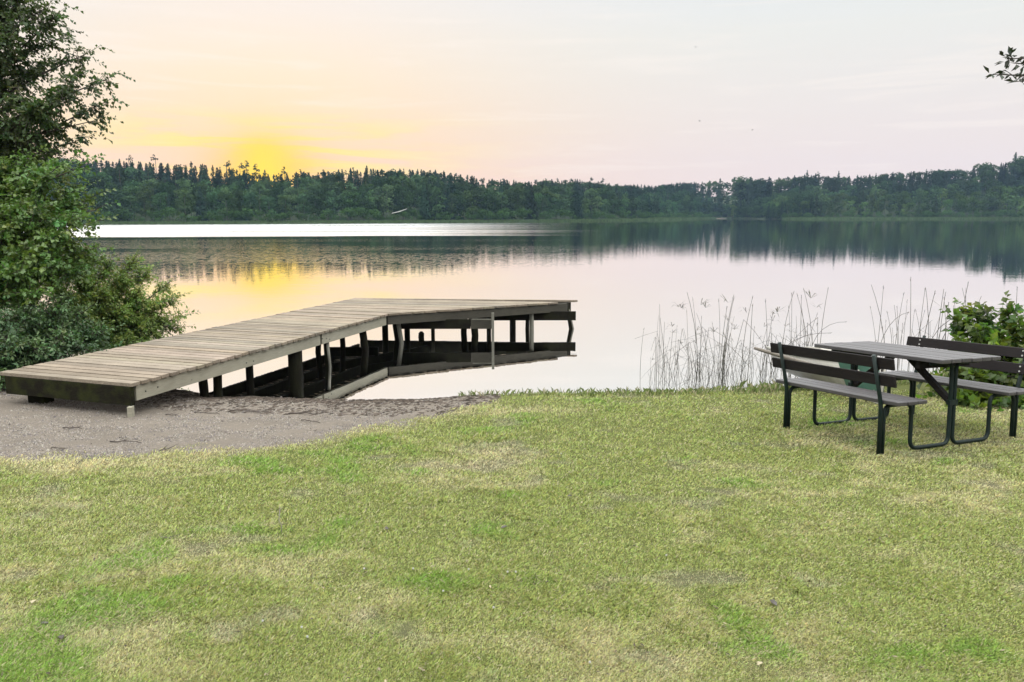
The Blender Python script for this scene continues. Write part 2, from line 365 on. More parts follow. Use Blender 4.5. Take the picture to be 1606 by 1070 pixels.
def make_water():
    me = tri_mesh('water', [(-895, -200, 0), (895, -200, 0), (895, 900, 0), (-895, 900, 0)], [(0, 1, 2, 3)])
    m, t = mat('lake_water')
    co = t.node('ShaderNodeTexCoord').outputs['Object']; s = t.node('ShaderNodeSeparateXYZ', {0: co}); x, y = s.outputs[0], s.outputs[1]
    ry = t.m('DIVIDE', x, t.m('MAXIMUM', y, 1.0))            # bearing from the lawn, so wind lanes can taper eastward
    wob = t.noise(t.mapping(co, (.012, .05, 1)), 1.0, 4)
    # wind-ruffled lane near the far western shore
    yy = t.m('ADD', y, t.m('MULTIPLY', t.m('SUBTRACT', wob, .5), 26))
    lane = t.m('MULTIPLY', t.mr(yy, 80, 85, 0, 1, True), t.mr(t.m('SUBTRACT', y, t.m('MULTIPLY', x, .3)), 246, 226, 0, 1))
    taper = t.mr(t.m('ADD', ry, t.m('MULTIPLY', t.m('SUBTRACT', wob, .5), .25)), -.14, .12, 1, 0)
    lane = t.m('MULTIPLY', lane, t.m('MULTIPLY', taper, t.mr(t.noise(t.mapping(co, (.01, .12, 1), loc=(3, 0, 0)), 1.0, 3), .30, .40, .0, 1, True)))
    # broken ripples in the middle distance, strongest to the west
    rip = t.m('MULTIPLY', t.mr(y, 22, 42, 0, 1, True), t.mr(y, 72, 76, 1, 0))
    rip = t.m('MULTIPLY', rip, t.mr(ry, -.3, .14, 1, .04))
    pat = t.m('MULTIPLY', t.mr(t.noise(t.mapping(co, (3.4, .8, 1)), 1.0, 3, .75), .46, .56, .03, 1, True), t.mr(t.noise(t.mapping(co, (.03, .09, 1)), 1.0, 3, .6), .36, .56, .35, 1.25, True))
    rip = t.m('MULTIPLY', rip, pat)
    w1 = t.noise(t.mapping(co, (1.6, 4.0, 1)), 1.0, 3, .6)
    w2 = t.noise(t.mapping(co, (3.2, 7.0, 1)), 1.0, 2, .5)
    w3 = t.noise(t.mapping(co, (.5, 1.1, 1)), 1.0, 2, .5)
    h = t.m('ADD', t.m('MULTIPLY', w1, .05), t.m('MULTIPLY', w2, .012))
    amp = t.m('ADD', t.m('ADD', .006, t.m('MULTIPLY', rip, .085)), t.mr(y, 10, 60, 0, .03))
    hh = t.m('ADD', t.m('MULTIPLY', h, amp), t.m('MULTIPLY', w3, .0010))
    b = t.node('ShaderNodeBump', {'Height': hh, 'Strength': 1.0, 'Distance': 1.0}).outputs[0]
    rough = t.m('ADD', t.mr(y, 8, 60, .0, .012), t.m('MULTIPLY', lane, .24))
    gl = t.node('ShaderNodeBsdfGlossy', {'Color': (1, 1, 1, 1), 'Roughness': rough, 'Normal': b}).outputs[0]
    df = t.node('ShaderNodeBsdfDiffuse', {'Color': (.012, .014, .010, 1)}).outputs[0]
    fr = t.node('ShaderNodeFresnel', {'IOR': 1.33}).outputs[0]
    surf(t, t.node('ShaderNodeMixShader', {0: t.mr(fr, .0, .25, .35, .985), 1: df, 2: gl}).outputs[0])
    tag(link('water', me, mat=m), kind='structure', label='still lake reflecting the sunset sky and the wood')
make_water()
# ------------------------------------------------------------------ the far wood
def rand_dirs(n):
    v = rng.normal(size=(n, 3)); return v / np.linalg.norm(v, axis=1, keepdims=True)
def clump_tris(P, N, S, tint, jit=.18):
    """one triangle per foliage clump, facing roughly along N"""
    n = len(P); N = N + rand_dirs(n) * .75; N /= np.linalg.norm(N, axis=1, keepdims=True)
    a = np.cross(N, rand_dirs(n)); a /= np.linalg.norm(a, axis=1, keepdims=True); b = np.cross(N, a)
    S = np.asarray(S)[:, None] * (.6 + .8 * rng.random((n, 1)))
    V = np.stack([P + a * S, P - a * S * .6 + b * S * .8, P - a * S * .6 - b * S * .8], 1).reshape(-1, 3)
    t = np.asarray(tint)[None] * (1 + jit * 2 * (rng.random((n, 1)) - .5)); return V, np.repeat(t, 3, 0)
def trunk_tris(h, r, c, lean=0):
    a = np.arange(5) * 2 * np.pi / 5; lo = np.stack([np.cos(a) * r, np.sin(a) * r, 0 * a - 2], 1); hi = np.stack([np.cos(a) * r * .4 + lean, np.sin(a) * r * .4, 0 * a + h], 1)
    V = []
    for i in range(5):
        j = (i + 1) % 5; V += [lo[i], lo[j], hi[j], lo[i], hi[j], hi[i]]
    return np.array(V), np.tile(np.asarray(c), (30, 1))
def p_spruce(h, n=560):
    t = rng.random(n) ** 1.25; k = 11; lay = (t * k) % 1
    rad = (1 - t) ** .72 * h * .205 * (.62 + .5 * (1 - lay)) + .06
    th = rng.random(n) * 2 * np.pi; rr = rad * rng.random(n) ** .4
    P = np.stack([np.cos(th) * rr, np.sin(th) * rr, h * (.07 + .93 * t) - rr * .28], 1)
    N = np.stack([np.cos(th), np.sin(th), .7 + 0 * th], 1)
    a = clump_tris(P, N, .20 + .038 * h * (1 - t), (.026, .040, .024)); b = trunk_tris(h * .93, .012 * h, (.05, .04, .03))
    return np.concatenate([a[0], b[0]]), np.concatenate([a[1], b[1]])
def p_lobes(h, lobes, n, tint, size, trunk=(.09, .085, .075), base=.0, tr=.011, th_=.8):
    Vs, Ts = [], []; w = np.array([l[3] ** 2 for l in lobes]); cnt = (n * w / w.sum()).astype(int) + 3
    for (x, y, z, r, fl), k in zip(lobes, cnt):
        d = rand_dirs(k); d[:, 2] = np.abs(d[:, 2]) * np.sign(rng.random(k) - .3); rr = r * (.62 + .42 * rng.random((k, 1)))
        P = np.array([x, y, z]) + d * rr * np.array([1, 1, fl]); v, t = clump_tris(P, d + (0, 0, .25), np.full(k, size), np.array(tint) * (.85 + .3 * rng.random())); Vs.append(v); Ts.append(t)
    v, t = trunk_tris(h * th_, tr * h, trunk); Vs.append(v); Ts.append(t)
    return np.concatenate(Vs), np.concatenate(Ts)
def p_pine(h):
    L = []; bx, by = rng.normal(0, .02 * h, 2)
    for i in range(rng.integers(17, 23)):
        q = rng.random(); z = h * (.30 + .65 * q); s = .055 * h * (1.15 - q) + .012 * h; th = rng.uniform(0, 6.28)
        L.append((bx * q + math.cos(th) * s * 1.5, by * q + math.sin(th) * s * 1.5, z, h * rng.uniform(.035, .062) * (1.25 - .5 * q), .5))
    L.append((bx, by, h * .965, h * .03, 1.2))
    return p_lobes(h, L, 400, (.032, .046, .026), .017 * h, (.08, .055, .042), th_=.95)
def p_broad(h, tint=(.042, .064, .026), wide=.31, n=700):
    L = []
    for i in range(15):
        z = h * rng.uniform(.22, .88); e = math.sqrt(max(.05, 1 - ((z / h - .55) / .45) ** 2)); th = rng.uniform(0, 6.28); r0 = e * h * wide * rng.uniform(.3, .85)
        L.append((math.cos(th) * r0, math.sin(th) * r0, z, h * rng.uniform(.08, .14), .85))
    L.append((0, 0, h * .86, h * .11, 1))
    return p_lobes(h, L, n, tint, .024 * h + .06)
def p_birch(h): return p_broad(h, (.060, .088, .036), .20, 560)
def p_bush(h):
    L = [(rng.uniform(-.5, .5) * h, rng.uniform(-.4, .4) * h, h * rng.uniform(.3, .75), h * rng.uniform(.2, .34), .9) for i in range(9)]
    return p_lobes(h, L, 420, (.056, .085, .032), .045 * h + .06, th_=.4)
PROTO = {'spruce': [p_spruce(14) for i in range(4)], 'pine': [p_pine(15) for i in range(4)], 'broad': [p_broad(13) for i in range(5)],
         'birch': [p_birch(13) for i in range(4)], 'bush': [p_bush(4.5) for i in range(4)]}
HREF = dict(spruce=14, pine=15, broad=13, birch=13, bush=4.5)
PMESH = {}
def proto_mesh(kind, i):
    if (kind, i) not in PMESH:
        V, T = PROTO[kind][i]; T = T * 1.0; me = tri_mesh(kind, V, np.arange(len(V)).reshape(-1, 3), T); me.materials.append(M_FAR); PMESH[kind, i] = me
    return PMESH[kind, i]
mass_V, mass_T = [], []
def mass_tree(kind, x, y, z, h, tintv):
    k = rng.integers(len(PROTO[kind])); V, T = PROTO[kind][k]; s = h / HREF[kind]; a = rng.uniform(0, 6.28); c, s_ = math.cos(a), math.sin(a)
    W = V * s * np.array([rng.uniform(.85, 1.2)] * 2 + [1]); W = np.stack([W[:, 0] * c - W[:, 1] * s_ + x, W[:, 0] * s_ + W[:, 1] * c + y, W[:, 2] + z], 1)
    mass_V.append(W); mass_T.append(T * tintv)
single = []
def single_tree(kind, x, y, h, name, label, group, cat='tree', sx=1.0):
    h = h - .5; k = int(rng.integers(len(PROTO[kind]))); o = link(name, proto_mesh(kind, k))
    s = h / HREF[kind]; o.location = (x, y, float(hill(x, y)) - .1); o.scale = (s * sx, s * sx, s); o.rotation_euler = (rng.uniform(-.03, .03), rng.uniform(-.03, .03), rng.uniform(0, 6.28))
    tag(o, label, cat, group); single.append(o); return o
def col_tint(px):   # greener to the east, duller under the sunset
    return np.interp(px, [150, 350, 600, 900, 1300], [1, 1.0, 1.0, 1.0, 1.1])
for row, (t0, dx) in enumerate([(7, 4.6), (12, 5.0), (19, 5.0), (27, 5.2), (36, 5.4), (46, 5.4), (56, 5.6), (66, 4.2), (76, 2.4), (82, 1.9)]):
    x = -215.0
    while x < 345:
        x += dx * rng.uniform(.7, 1.3) * (1 if x < 60 else 1.25); y = float(y_far(x)) + t0 + rng.uniform(-3, 3)
        px = 803 + x / y * FPX
        z = float(hill(x, y)); u = rng.random(); west = px < 760
        zoneB = fbm(x * .03, row * .3, 77, 3)
        if row <= 2: kind = 'birch' if u < .3 else 'broad' if u < .86 else 'spruce'
        elif row <= 5: kind = ('broad' if u < .42 else 'birch' if u < .52 else 'spruce' if u < .8 else 'pine')
        else: kind = ('spruce' if u < .80 else 'pine' if u < .92 else 'broad') if px < 760 else ('spruce' if u < .32 else 'pine' if u < .5 else 'broad')
        h = {'spruce': 13.5, 'pine': 13.5, 'broad': 11.5, 'birch': 12}[kind] * rng.uniform(.82, 1.1) * (.78 + .55 * zoneB)
        if row <= 1: h *= .8
        top = float(sky_top(x, y)) + .3
        if z + h > top: h = top - z - rng.uniform(0, 1.2)
        if row in (7, 8): h = top - z + rng.uniform(-.9, .0)
        if row == 9: h = top - z - rng.uniform(1.2, 2.6)
        if h < 4: continue
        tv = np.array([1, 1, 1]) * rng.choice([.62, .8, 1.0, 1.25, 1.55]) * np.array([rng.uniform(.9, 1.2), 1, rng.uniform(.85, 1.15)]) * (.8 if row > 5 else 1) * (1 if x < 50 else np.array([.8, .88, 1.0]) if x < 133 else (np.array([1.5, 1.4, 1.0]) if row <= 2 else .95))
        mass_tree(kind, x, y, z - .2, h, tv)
for i in range(190):                                           # the western flank of the point
    x = rng.uniform(134, 162); y = rng.uniform(426, 530); z = float(hill(x, y)); h = rng.uniform(8, 13) * (.65 + .35 * min(1, (x - 134) / 10)); top = float(sky_top(x, y)) + .3
    if z + h > top: h = top - z - rng.uniform(0, 1)
    if h > 3: mass_tree('broad' if rng.random() < .7 else 'spruce', x, y, z - .2, h, np.array([1, 1, 1]) * rng.uniform(.7, 1.4))
x = -215.0                                                    # low willow scrub along the waterline
while x < 345:
    x += rng.uniform(1.5, 3.6); y = float(y_far(x)) + rng.uniform(1.5, 4)
    mass_tree('bush', x, y, .2, rng.uniform(1.6, 4.5), np.array([1.05, 1.1, .9]) * rng.uniform(.7, 1.25))
V = np.concatenate(mass_V)
o = link('far_wood', tri_mesh('far_wood', V, np.arange(len(V)).reshape(-1, 3), np.concatenate(mass_T)), mat=M_FAR)
tag(o, 'dark mixed wood covering the far shore of the lake', 'wood', kind='stuff')
# single trees one can pick out: (column, row of the top, kind, metres behind the shore, label, width factor)
def pick(px, row, kind, back, label, group=None, name=None, sx=1.0):
    d = 250.0
    for _ in range(30):
        x = (px - 803) / FPX * d; d += ((float(y_far(x)) + back) - d) * .5
    x = (px - 803) / FPX * d; z = float(hill(x, d)); top = CAMZ + (HOR - .0017 * (px - 803) - row) / FPX * d
    return single_tree(kind, x, d, max(top - z, 3.0), name or {'spruce': 'spruce_tree', 'pine': 'pine_tree', 'broad': 'leafy_tree', 'birch': 'birch_tree', 'bush': 'willow_bush'}[kind], label, group, sx=sx)
G1 = 'pine and spruce tops standing above the far wood'
for px, row, kind in ((165, 249, 'spruce'), (186, 250, 'spruce'), (203, 247, 'spruce'), (233, 251, 'spruce'), (276, 253, 'spruce'), (300, 256, 'pine'), (313, 250, 'spruce'), (328, 254, 'spruce'),
                      (492, 268, 'spruce'), (511, 263, 'pine'), (524, 270, 'spruce'), (560, 259, 'pine'), (548, 264, 'pine'), (579, 257, 'spruce'), (594, 263, 'pine'), (612, 265, 'spruce'), (632, 264, 'spruce'), (650, 264, 'spruce'),
                      (668, 265, 'spruce'), (684, 263, 'spruce'), (699, 267, 'spruce'), (724, 270, 'spruce'), (740, 274, 'spruce'), (825, 282, 'spruce'), (855, 276, 'broad'), (873, 276, 'pine'), (893, 279, 'pine'), (912, 280, 'spruce'),
                      (990, 287, 'spruce'), (1036, 286, 'broad'), (1053, 285, 'spruce'), (1080, 283, 'broad'), (1096, 282, 'spruce'), (1123, 277, 'spruce')):
    pick(px, row + 3, kind, 79, 'dark conifer top standing a little above the skyline of the far wood' if kind != 'broad' else 'dark round leafy tree top on the skyline of the far wood', G1 if kind != 'broad' else 'round tree tops on the far skyline')
pick(214, 244, 'pine', 82, 'wispy pine rising highest on the skyline just right of the overhanging birch')
pick(257, 243, 'pine', 82, 'thin bent pine on the skyline between the birch and the sunset glow')
pick(364, 252, 'pine', 80, 'widest dark pine group top at the left edge of the sun glow', sx=1.5)
pick(386, 255, 'pine', 80, 'slim pine immediately left of the bright yellow sun')
pick(397, 252, 'pine', 80, 'feathery pine top touching the left side of the bright sun')
pick(409, 257, 'pine', 80, 'small sparse pine right in front of the bright sun')
pick(424, 266, 'spruce', 80, 'tiny spruce spike in the dip below the sun')
pick(455, 261, 'pine', 80, 'round headed pine standing alone right of the sun')
pick(480, 265, 'pine', 80, 'second dark pine to the right of the sun, left of a low gap')
pick(789, 279, 'pine', 78, 'broad dark pine with flat crown on the middle of the skyline', sx=1.3)
pick(925, 278, 'pine', 78, 'tall double topped pine on the skyline above the dock end')
pick(943, 279, 'pine', 78, 'wind bent pine at the right end of the middle pine row', sx=1.3)
pick(1158, 274, 'broad', 78, 'round dark crowned tree like a ball on the skyline', sx=1.2)
pick(1259, 268, 'spruce', 70, 'tallest spruce of the little spruce row right of centre')
pick(1273, 269, 'pine', 70, 'twin pine top beside the tallest spruce right of centre')
pick(1306, 269, 'spruce', 70, 'lone pointed spruce top right of the twin pines')
pick(1534, 254, 'broad', 66, 'large rounded tree crown on the skyline above the right table bench', sx=1.25)
pick(1576, 241, 'spruce', 66, 'tall tiered spruce at the high right end of the skyline', sx=1.2)
pick(1592, 244, 'broad', 60, 'ragged dark leafy tree at the right picture edge on the skyline', sx=1.3)
pick(1615, 243, 'broad', 60, 'leafy tree cut off by the right picture edge', sx=1.3)
pick(680, 272, 'broad', 45, 'large dark round oak like crown in the middle of the far wood', sx=1.25)
pick(598, 303, 'birch', 12, 'pale green weeping willow like tree leaning over the far waterline')
pick(575, 306, 'broad', 9, 'low pale green tree at the left of the pale shore group', sx=1.1)
pick(208, 293, 'birch', 12, 'light column shaped birch with visible pale stem at left of the far shore')
pick(170, 293, 'broad', 9, 'round pale green tree at far left above the bright water lane')
pick(185, 265, 'broad', 52, 'wide pale crowned tree below the left skyline', sx=1.3)
pick(236, 283, 'broad', 30, 'yellowish green crown in the left part of the far wood')
pick(1281, 293, 'birch', 8, 'pale pyramid shaped tree standing forward on the right shore', sx=1.2)
pick(1460, 292, 'birch', 10, 'yellow green birch top in the row of pale trees at right', sx=1.1)
pick(1435, 294, 'birch', 9, 'pale birch left of the yellow green birch top at right')
pick(1486, 285, 'birch', 20, 'tall slim grey green birch behind the pale row at right')
pick(1380, 300, 'broad', 7, 'pale rounded tree on the right shore above the reed line', sx=1.2)
pick(1410, 297, 'broad', 8, 'pale wide tree joining the bright row on the right shore', sx=1.2)
pick(1540, 296, 'broad', 9, 'grey green round tree beside the darkest gap of the right shore', sx=1.1)
pick(1603, 300, 'bush', -22, 'light green bush standing forward at the right picture edge by the water', sx=1.3)
pick(1240, 297, 'broad', 6, 'dark green tree at the tip of the wooded point', sx=.9)
pick(1218, 303, 'birch', 3, 'small pale tree first at the tip of the wooded point', sx=.8)
# pale trunk fallen between the trees
p0 = unproject(600, 351, 0); yb = float(y_far(-40)) + 4
tb = MB(); xa = (617 - 803) / FPX * yb; xb = (641 - 803) / FPX * yb; zc_ = CAMZ + (HOR - 333) / FPX * yb
tb.tube([(xa, yb, zc_ - .3), ((xa + xb) / 2, yb - .3, zc_ + .2), (xb, yb - .5, zc_ + 1.0)], [.12, .14, .08], 6)
tag(tb.build('fallen_trunk', m_paint('bleached_wood', (.5, .49, .46))), 'bleached white trunk lodged among the trees of the far shore', 'fallen trunk')
# pale sedge fringe of the far shore
n = 26000; x = rng.uniform(-215, 330, n); yf = y_far(x); y = yf + rng.uniform(-3.5, 1.2, n); hgt = rng.uniform(.25, .8, n) * np.where(x > 60, 1.25, .8)
keep = np.ones(n, bool); w = .35
z = np.maximum(ground_z(x, y), 0)
V = np.stack([np.stack([x - w, y, z], 1), np.stack([x + w, y, z], 1), np.stack([x + rng.normal(0, .15, n), y, z + hgt], 1)], 1).reshape(-1, 3)
T = np.repeat(np.array([[.085, .11, .05]]) * rng.uniform(.7, 1.3, (n, 1)), 3, 0)
tag(link('shore_sedge', tri_mesh('shore_sedge', V, np.arange(3 * n).reshape(-1, 3), T), mat=M_FAR), 'pale sedge and reed fringe along the far waterline', 'sedge', kind='stuff')

# ------------------------------------------------------------------ the dock
def make_dock():
    ZD = .525; TH = .036
    F = unproject(205, 602, ZD).xy; L = unproject(-3, 584, ZD).xy; Bd = unproject(608, 492, ZD).xy
    O = unproject(557, 467.3, ZD).xy; E = unproject(906, 470.5, ZD).xy; Ef = unproject(893, 472.6, ZD).xy
    side = (O - L).normalized(); k = (Bd - F).length
    Lb = L + side * k
    root = empty('dock', (F.x, F.y, 0)); tag(root, 'weathered wooden dock bending right over the lake on dark posts', 'dock')
    off = Vector((F.x, F.y, 0))
    def loc(v): return (v[0] - off.x, v[1] - off.y)
    d = MB(); r = random.Random(3)
    def plank(a, b, c, e, tint):   # a->b back edge, c->e front edge (left->right)
        z1 = ZD + r.uniform(-.003, .003); d.hexa([(*loc(c), z1 - TH), (*loc(e), z1 - TH), (*loc(b), z1 - TH), (*loc(a), z1 - TH), (*loc(c), z1), (*loc(e), z1), (*loc(b), z1), (*loc(a), z1)], tint)
    def tint():
        v = r.uniform(.74, 1.14); return (v * r.uniform(.97, 1.05), v, v * r.uniform(.92, 1.02))
    N1 = 42; g = .10
    for i in range(N1):
        t0, t1 = (i + g) / N1, (i + 1 - g) / N1; ext = (F - L).normalized() * r.uniform(-.004, .014)
        plank(L.lerp(Lb, t1) - ext, F.lerp(Bd, t1) + ext, L.lerp(Lb, t0) - ext, F.lerp(Bd, t0) + ext, tint())
    N2 = 16
    for i in range(N2):
        t0, t1 = (i + g) / N2, (i + 1 - g) / N2
        if i == N2 - 1: a, b, c, e = Lb.lerp(O, t1), E, Lb.lerp(O, t0), E + (Bd - Ef).normalized() * .11 + Vector((.03, 0))
        else: a, b, c, e = Lb.lerp(O, t1), Bd.lerp(Ef, t1), Lb.lerp(O, t0), Bd.lerp(Ef, t0)
        plank(a, b, c, e, tint())
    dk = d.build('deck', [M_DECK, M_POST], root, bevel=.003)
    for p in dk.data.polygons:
        if p.normal.z < -.5: p.material_index = 1            # underside coloured dark to stand in for shade beneath the deck
    z1 = ZD - TH - .002; z0 = z1 - .145
    def beam(name, p, q, m, w=.045, za=z0, zb=z1, tnt=(1, 1, 1)):
        return MB().beam(loc(p), loc(q), w, za, zb, tnt).build(name, m, root, bevel=.003)
    nrm = (F - L).normalized()
    i1 = nrm * -.05
    mid = unproject(508, 520, ZD).xy; t = (mid - F).dot(side) / k
    dirr = (Bd - F).normalized(); J = F + dirr * (mid - F).dot(dirr)
    beam('side_beam', F + i1 + dirr * .09, J + i1 - dirr * .02, M_BEAM)
    beam('side_beam', J + i1 + dirr * .03, Bd + i1, M_BEAM)
    sd = (Ef - Bd).normalized(); n2 = Vector((-sd.y, sd.x)) * .05
    beam('side_beam', Bd + n2 + sd * .012, Ef + n2 - sd * .02, M_BEAM2)
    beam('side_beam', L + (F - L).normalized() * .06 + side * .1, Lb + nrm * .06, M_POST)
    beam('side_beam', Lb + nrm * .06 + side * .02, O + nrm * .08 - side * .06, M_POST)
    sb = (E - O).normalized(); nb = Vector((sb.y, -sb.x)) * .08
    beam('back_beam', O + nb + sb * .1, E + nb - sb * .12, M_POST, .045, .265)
    for tt in (.36, .68): beam('joist', L.lerp(F, tt) + side * .12, Lb.lerp(Bd, tt), M_POST, .05)  # left and back beams and joists coloured dark to imitate under-deck shade
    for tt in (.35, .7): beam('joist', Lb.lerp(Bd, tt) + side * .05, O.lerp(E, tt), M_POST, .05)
    # mossy front board, set back under the overhang
    beam('front_board', L + nrm * .07 + side * .035, F - nrm * .02 + side * .035, M_MOSSY, .05, ZD - TH - .178, z1)
    # crossbeams bolted to the posts under the outer deck
    def xb(pxa, pxb, zc, m=M_BEAM2, za=.2, zb=.36, w=.05):
        a, b = at_depth(pxa, 500, zc), at_depth(pxb, 500, zc); beam('crossbeam', a.xy, b.xy, m, w, za, zb)
    xb(735, 903, 14.6, M_POST); xb(628, 738, 13.5, M_POST); xb(738.5, 771, 13.5); xb(513, 592, 14.1, M_POST)  # outer crossbeam end coloured paler as lit, the hidden lengths dark as shaded
    # posts: (column at the waterline, distance, column offset of the top, radius, material)
    WL = 2.05
    def post(px, zc, dpx, rad, m=M_POST, ztop=.47, name='post', round_=True, zg=-.9):
        b = at_depth(px, 400, zc).xy; tp = at_depth(px + dpx, 400, zc).xy
        ba, ta = Vector((*loc(b), zg)), Vector((*loc(tp), ztop)); s_ = MB(); dirv = (Vector((*loc(b), 0)) - ta); k_ = (ta.z - zg) / ta.z; bot = ta + dirv * k_
        nseg = 5; pts = [ta.lerp(bot, i / nseg) for i in range(nseg + 1)]
        s_.tube(pts, [rad * random.uniform(.93, 1.06) for _ in pts], 12 if round_ else 4)
        o = s_.build(name, m, root, smooth=round_); return o
    for a in ((456, 10.35, 0, .095), (508, 11.15, -2, .04), (569, 12.3, -6, .055), (533, 12.9, -2, .045), (493, 12.2, 4, .045), (382, 9.75, 0, .048), (329, 8.95, 2, .05), (308, 8.85, -3, .048),
              (601, 14.4, 0, .055), (621, 13.5, -5, .055), (636, 14.6, 0, .05), (677, 15.0, 0, .035), (726, 14.3, 2, .055), (744, 13.9, -3, .06), (766, 14.2, 0, .04), (804, 14.9, 0, .055), (827, 14.7, 1, .035)):
        post(*a)
    post(627, 13.1, -7, .035, M_POSTL); post(834, 14.3, 0, .04, M_POSTL, round_=False); post(897, 14.75, -7, .045, M_POST); post(900, 14.72, -7, .018, M_POSTL, round_=False, ztop=.36)
    post(511.5, 11.02, -3, .02, M_POSTL, ztop=.33)
    # boarding ladder upright standing just outside the beam, and a pale strip painting the crossbeam's lit top edge
    p = at_depth(773, 500, 13.42); q = loc(p.xy); qq = loc(p.xy)
    MB().beam((q[0] - .022, q[1]), (q[0] + .02, q[1]), .035, -.9, .475).build('ladder_upright', M_POSTL, root, bevel=.002)
    p2 = at_depth(741, 500, 13.47); a = loc(p2.xy); MB().beam((a[0], a[1] - .035), (q[0] - .03, q[1] - .01), .012, .362, .374).build('lit_edge_strip', M_POSTL, root)
    # feet on the beach
    g = float(ground_z(F.x, F.y)); fp = F - nrm * .035 + side * .03; q = loc(fp)
    MB().beam((q[0] - .022, q[1] - .03), (q[0] + .022, q[1] - .03 + .005), .07, g - .25, ZD - TH - .18).build('foot_post', M_BEAM, root, bevel=.004)
    q = loc(L + nrm * .27 + side * .25); g2 = float(ground_z(*(L + nrm * .27 + side * .25)))
    MB().beam((q[0] - .09, q[1]), (q[0] + .09, q[1] - .03), .16, g2 - .25, z0 - .02).build('foot_block', M_MOSSY, root, bevel=.01)
    # bolts on the side beam
    for tt in (.02, .05, .31, .335, .62, .64, .655):
        c = F + dirr * (tt * k + .1) + i1 + nrm * .024; q = loc(c)
        MB().tube([(q[0] - nrm.x * .01, q[1] - nrm.y * .01, z0 + .03 + .05 * (tt * 37 % 1)), (q[0] + nrm.x * .004, q[1] + nrm.y * .004, z0 + .03 + .05 * (tt * 37 % 1))], .007, 8).build('bolt', M_TUBE, root)
make_dock()
b = at_depth(660, 500, 13.9)
tag(MB().tube([(b.x, b.y, -.9), (b.x, b.y, 0), (b.x + .005, b.y, .07), (b.x + .005, b.y, .10)], [.05, .05, .048, .02], 12).build('post_stump', M_POST, smooth=True), 'short rotten round post stump standing free in the water under the dock', 'post')

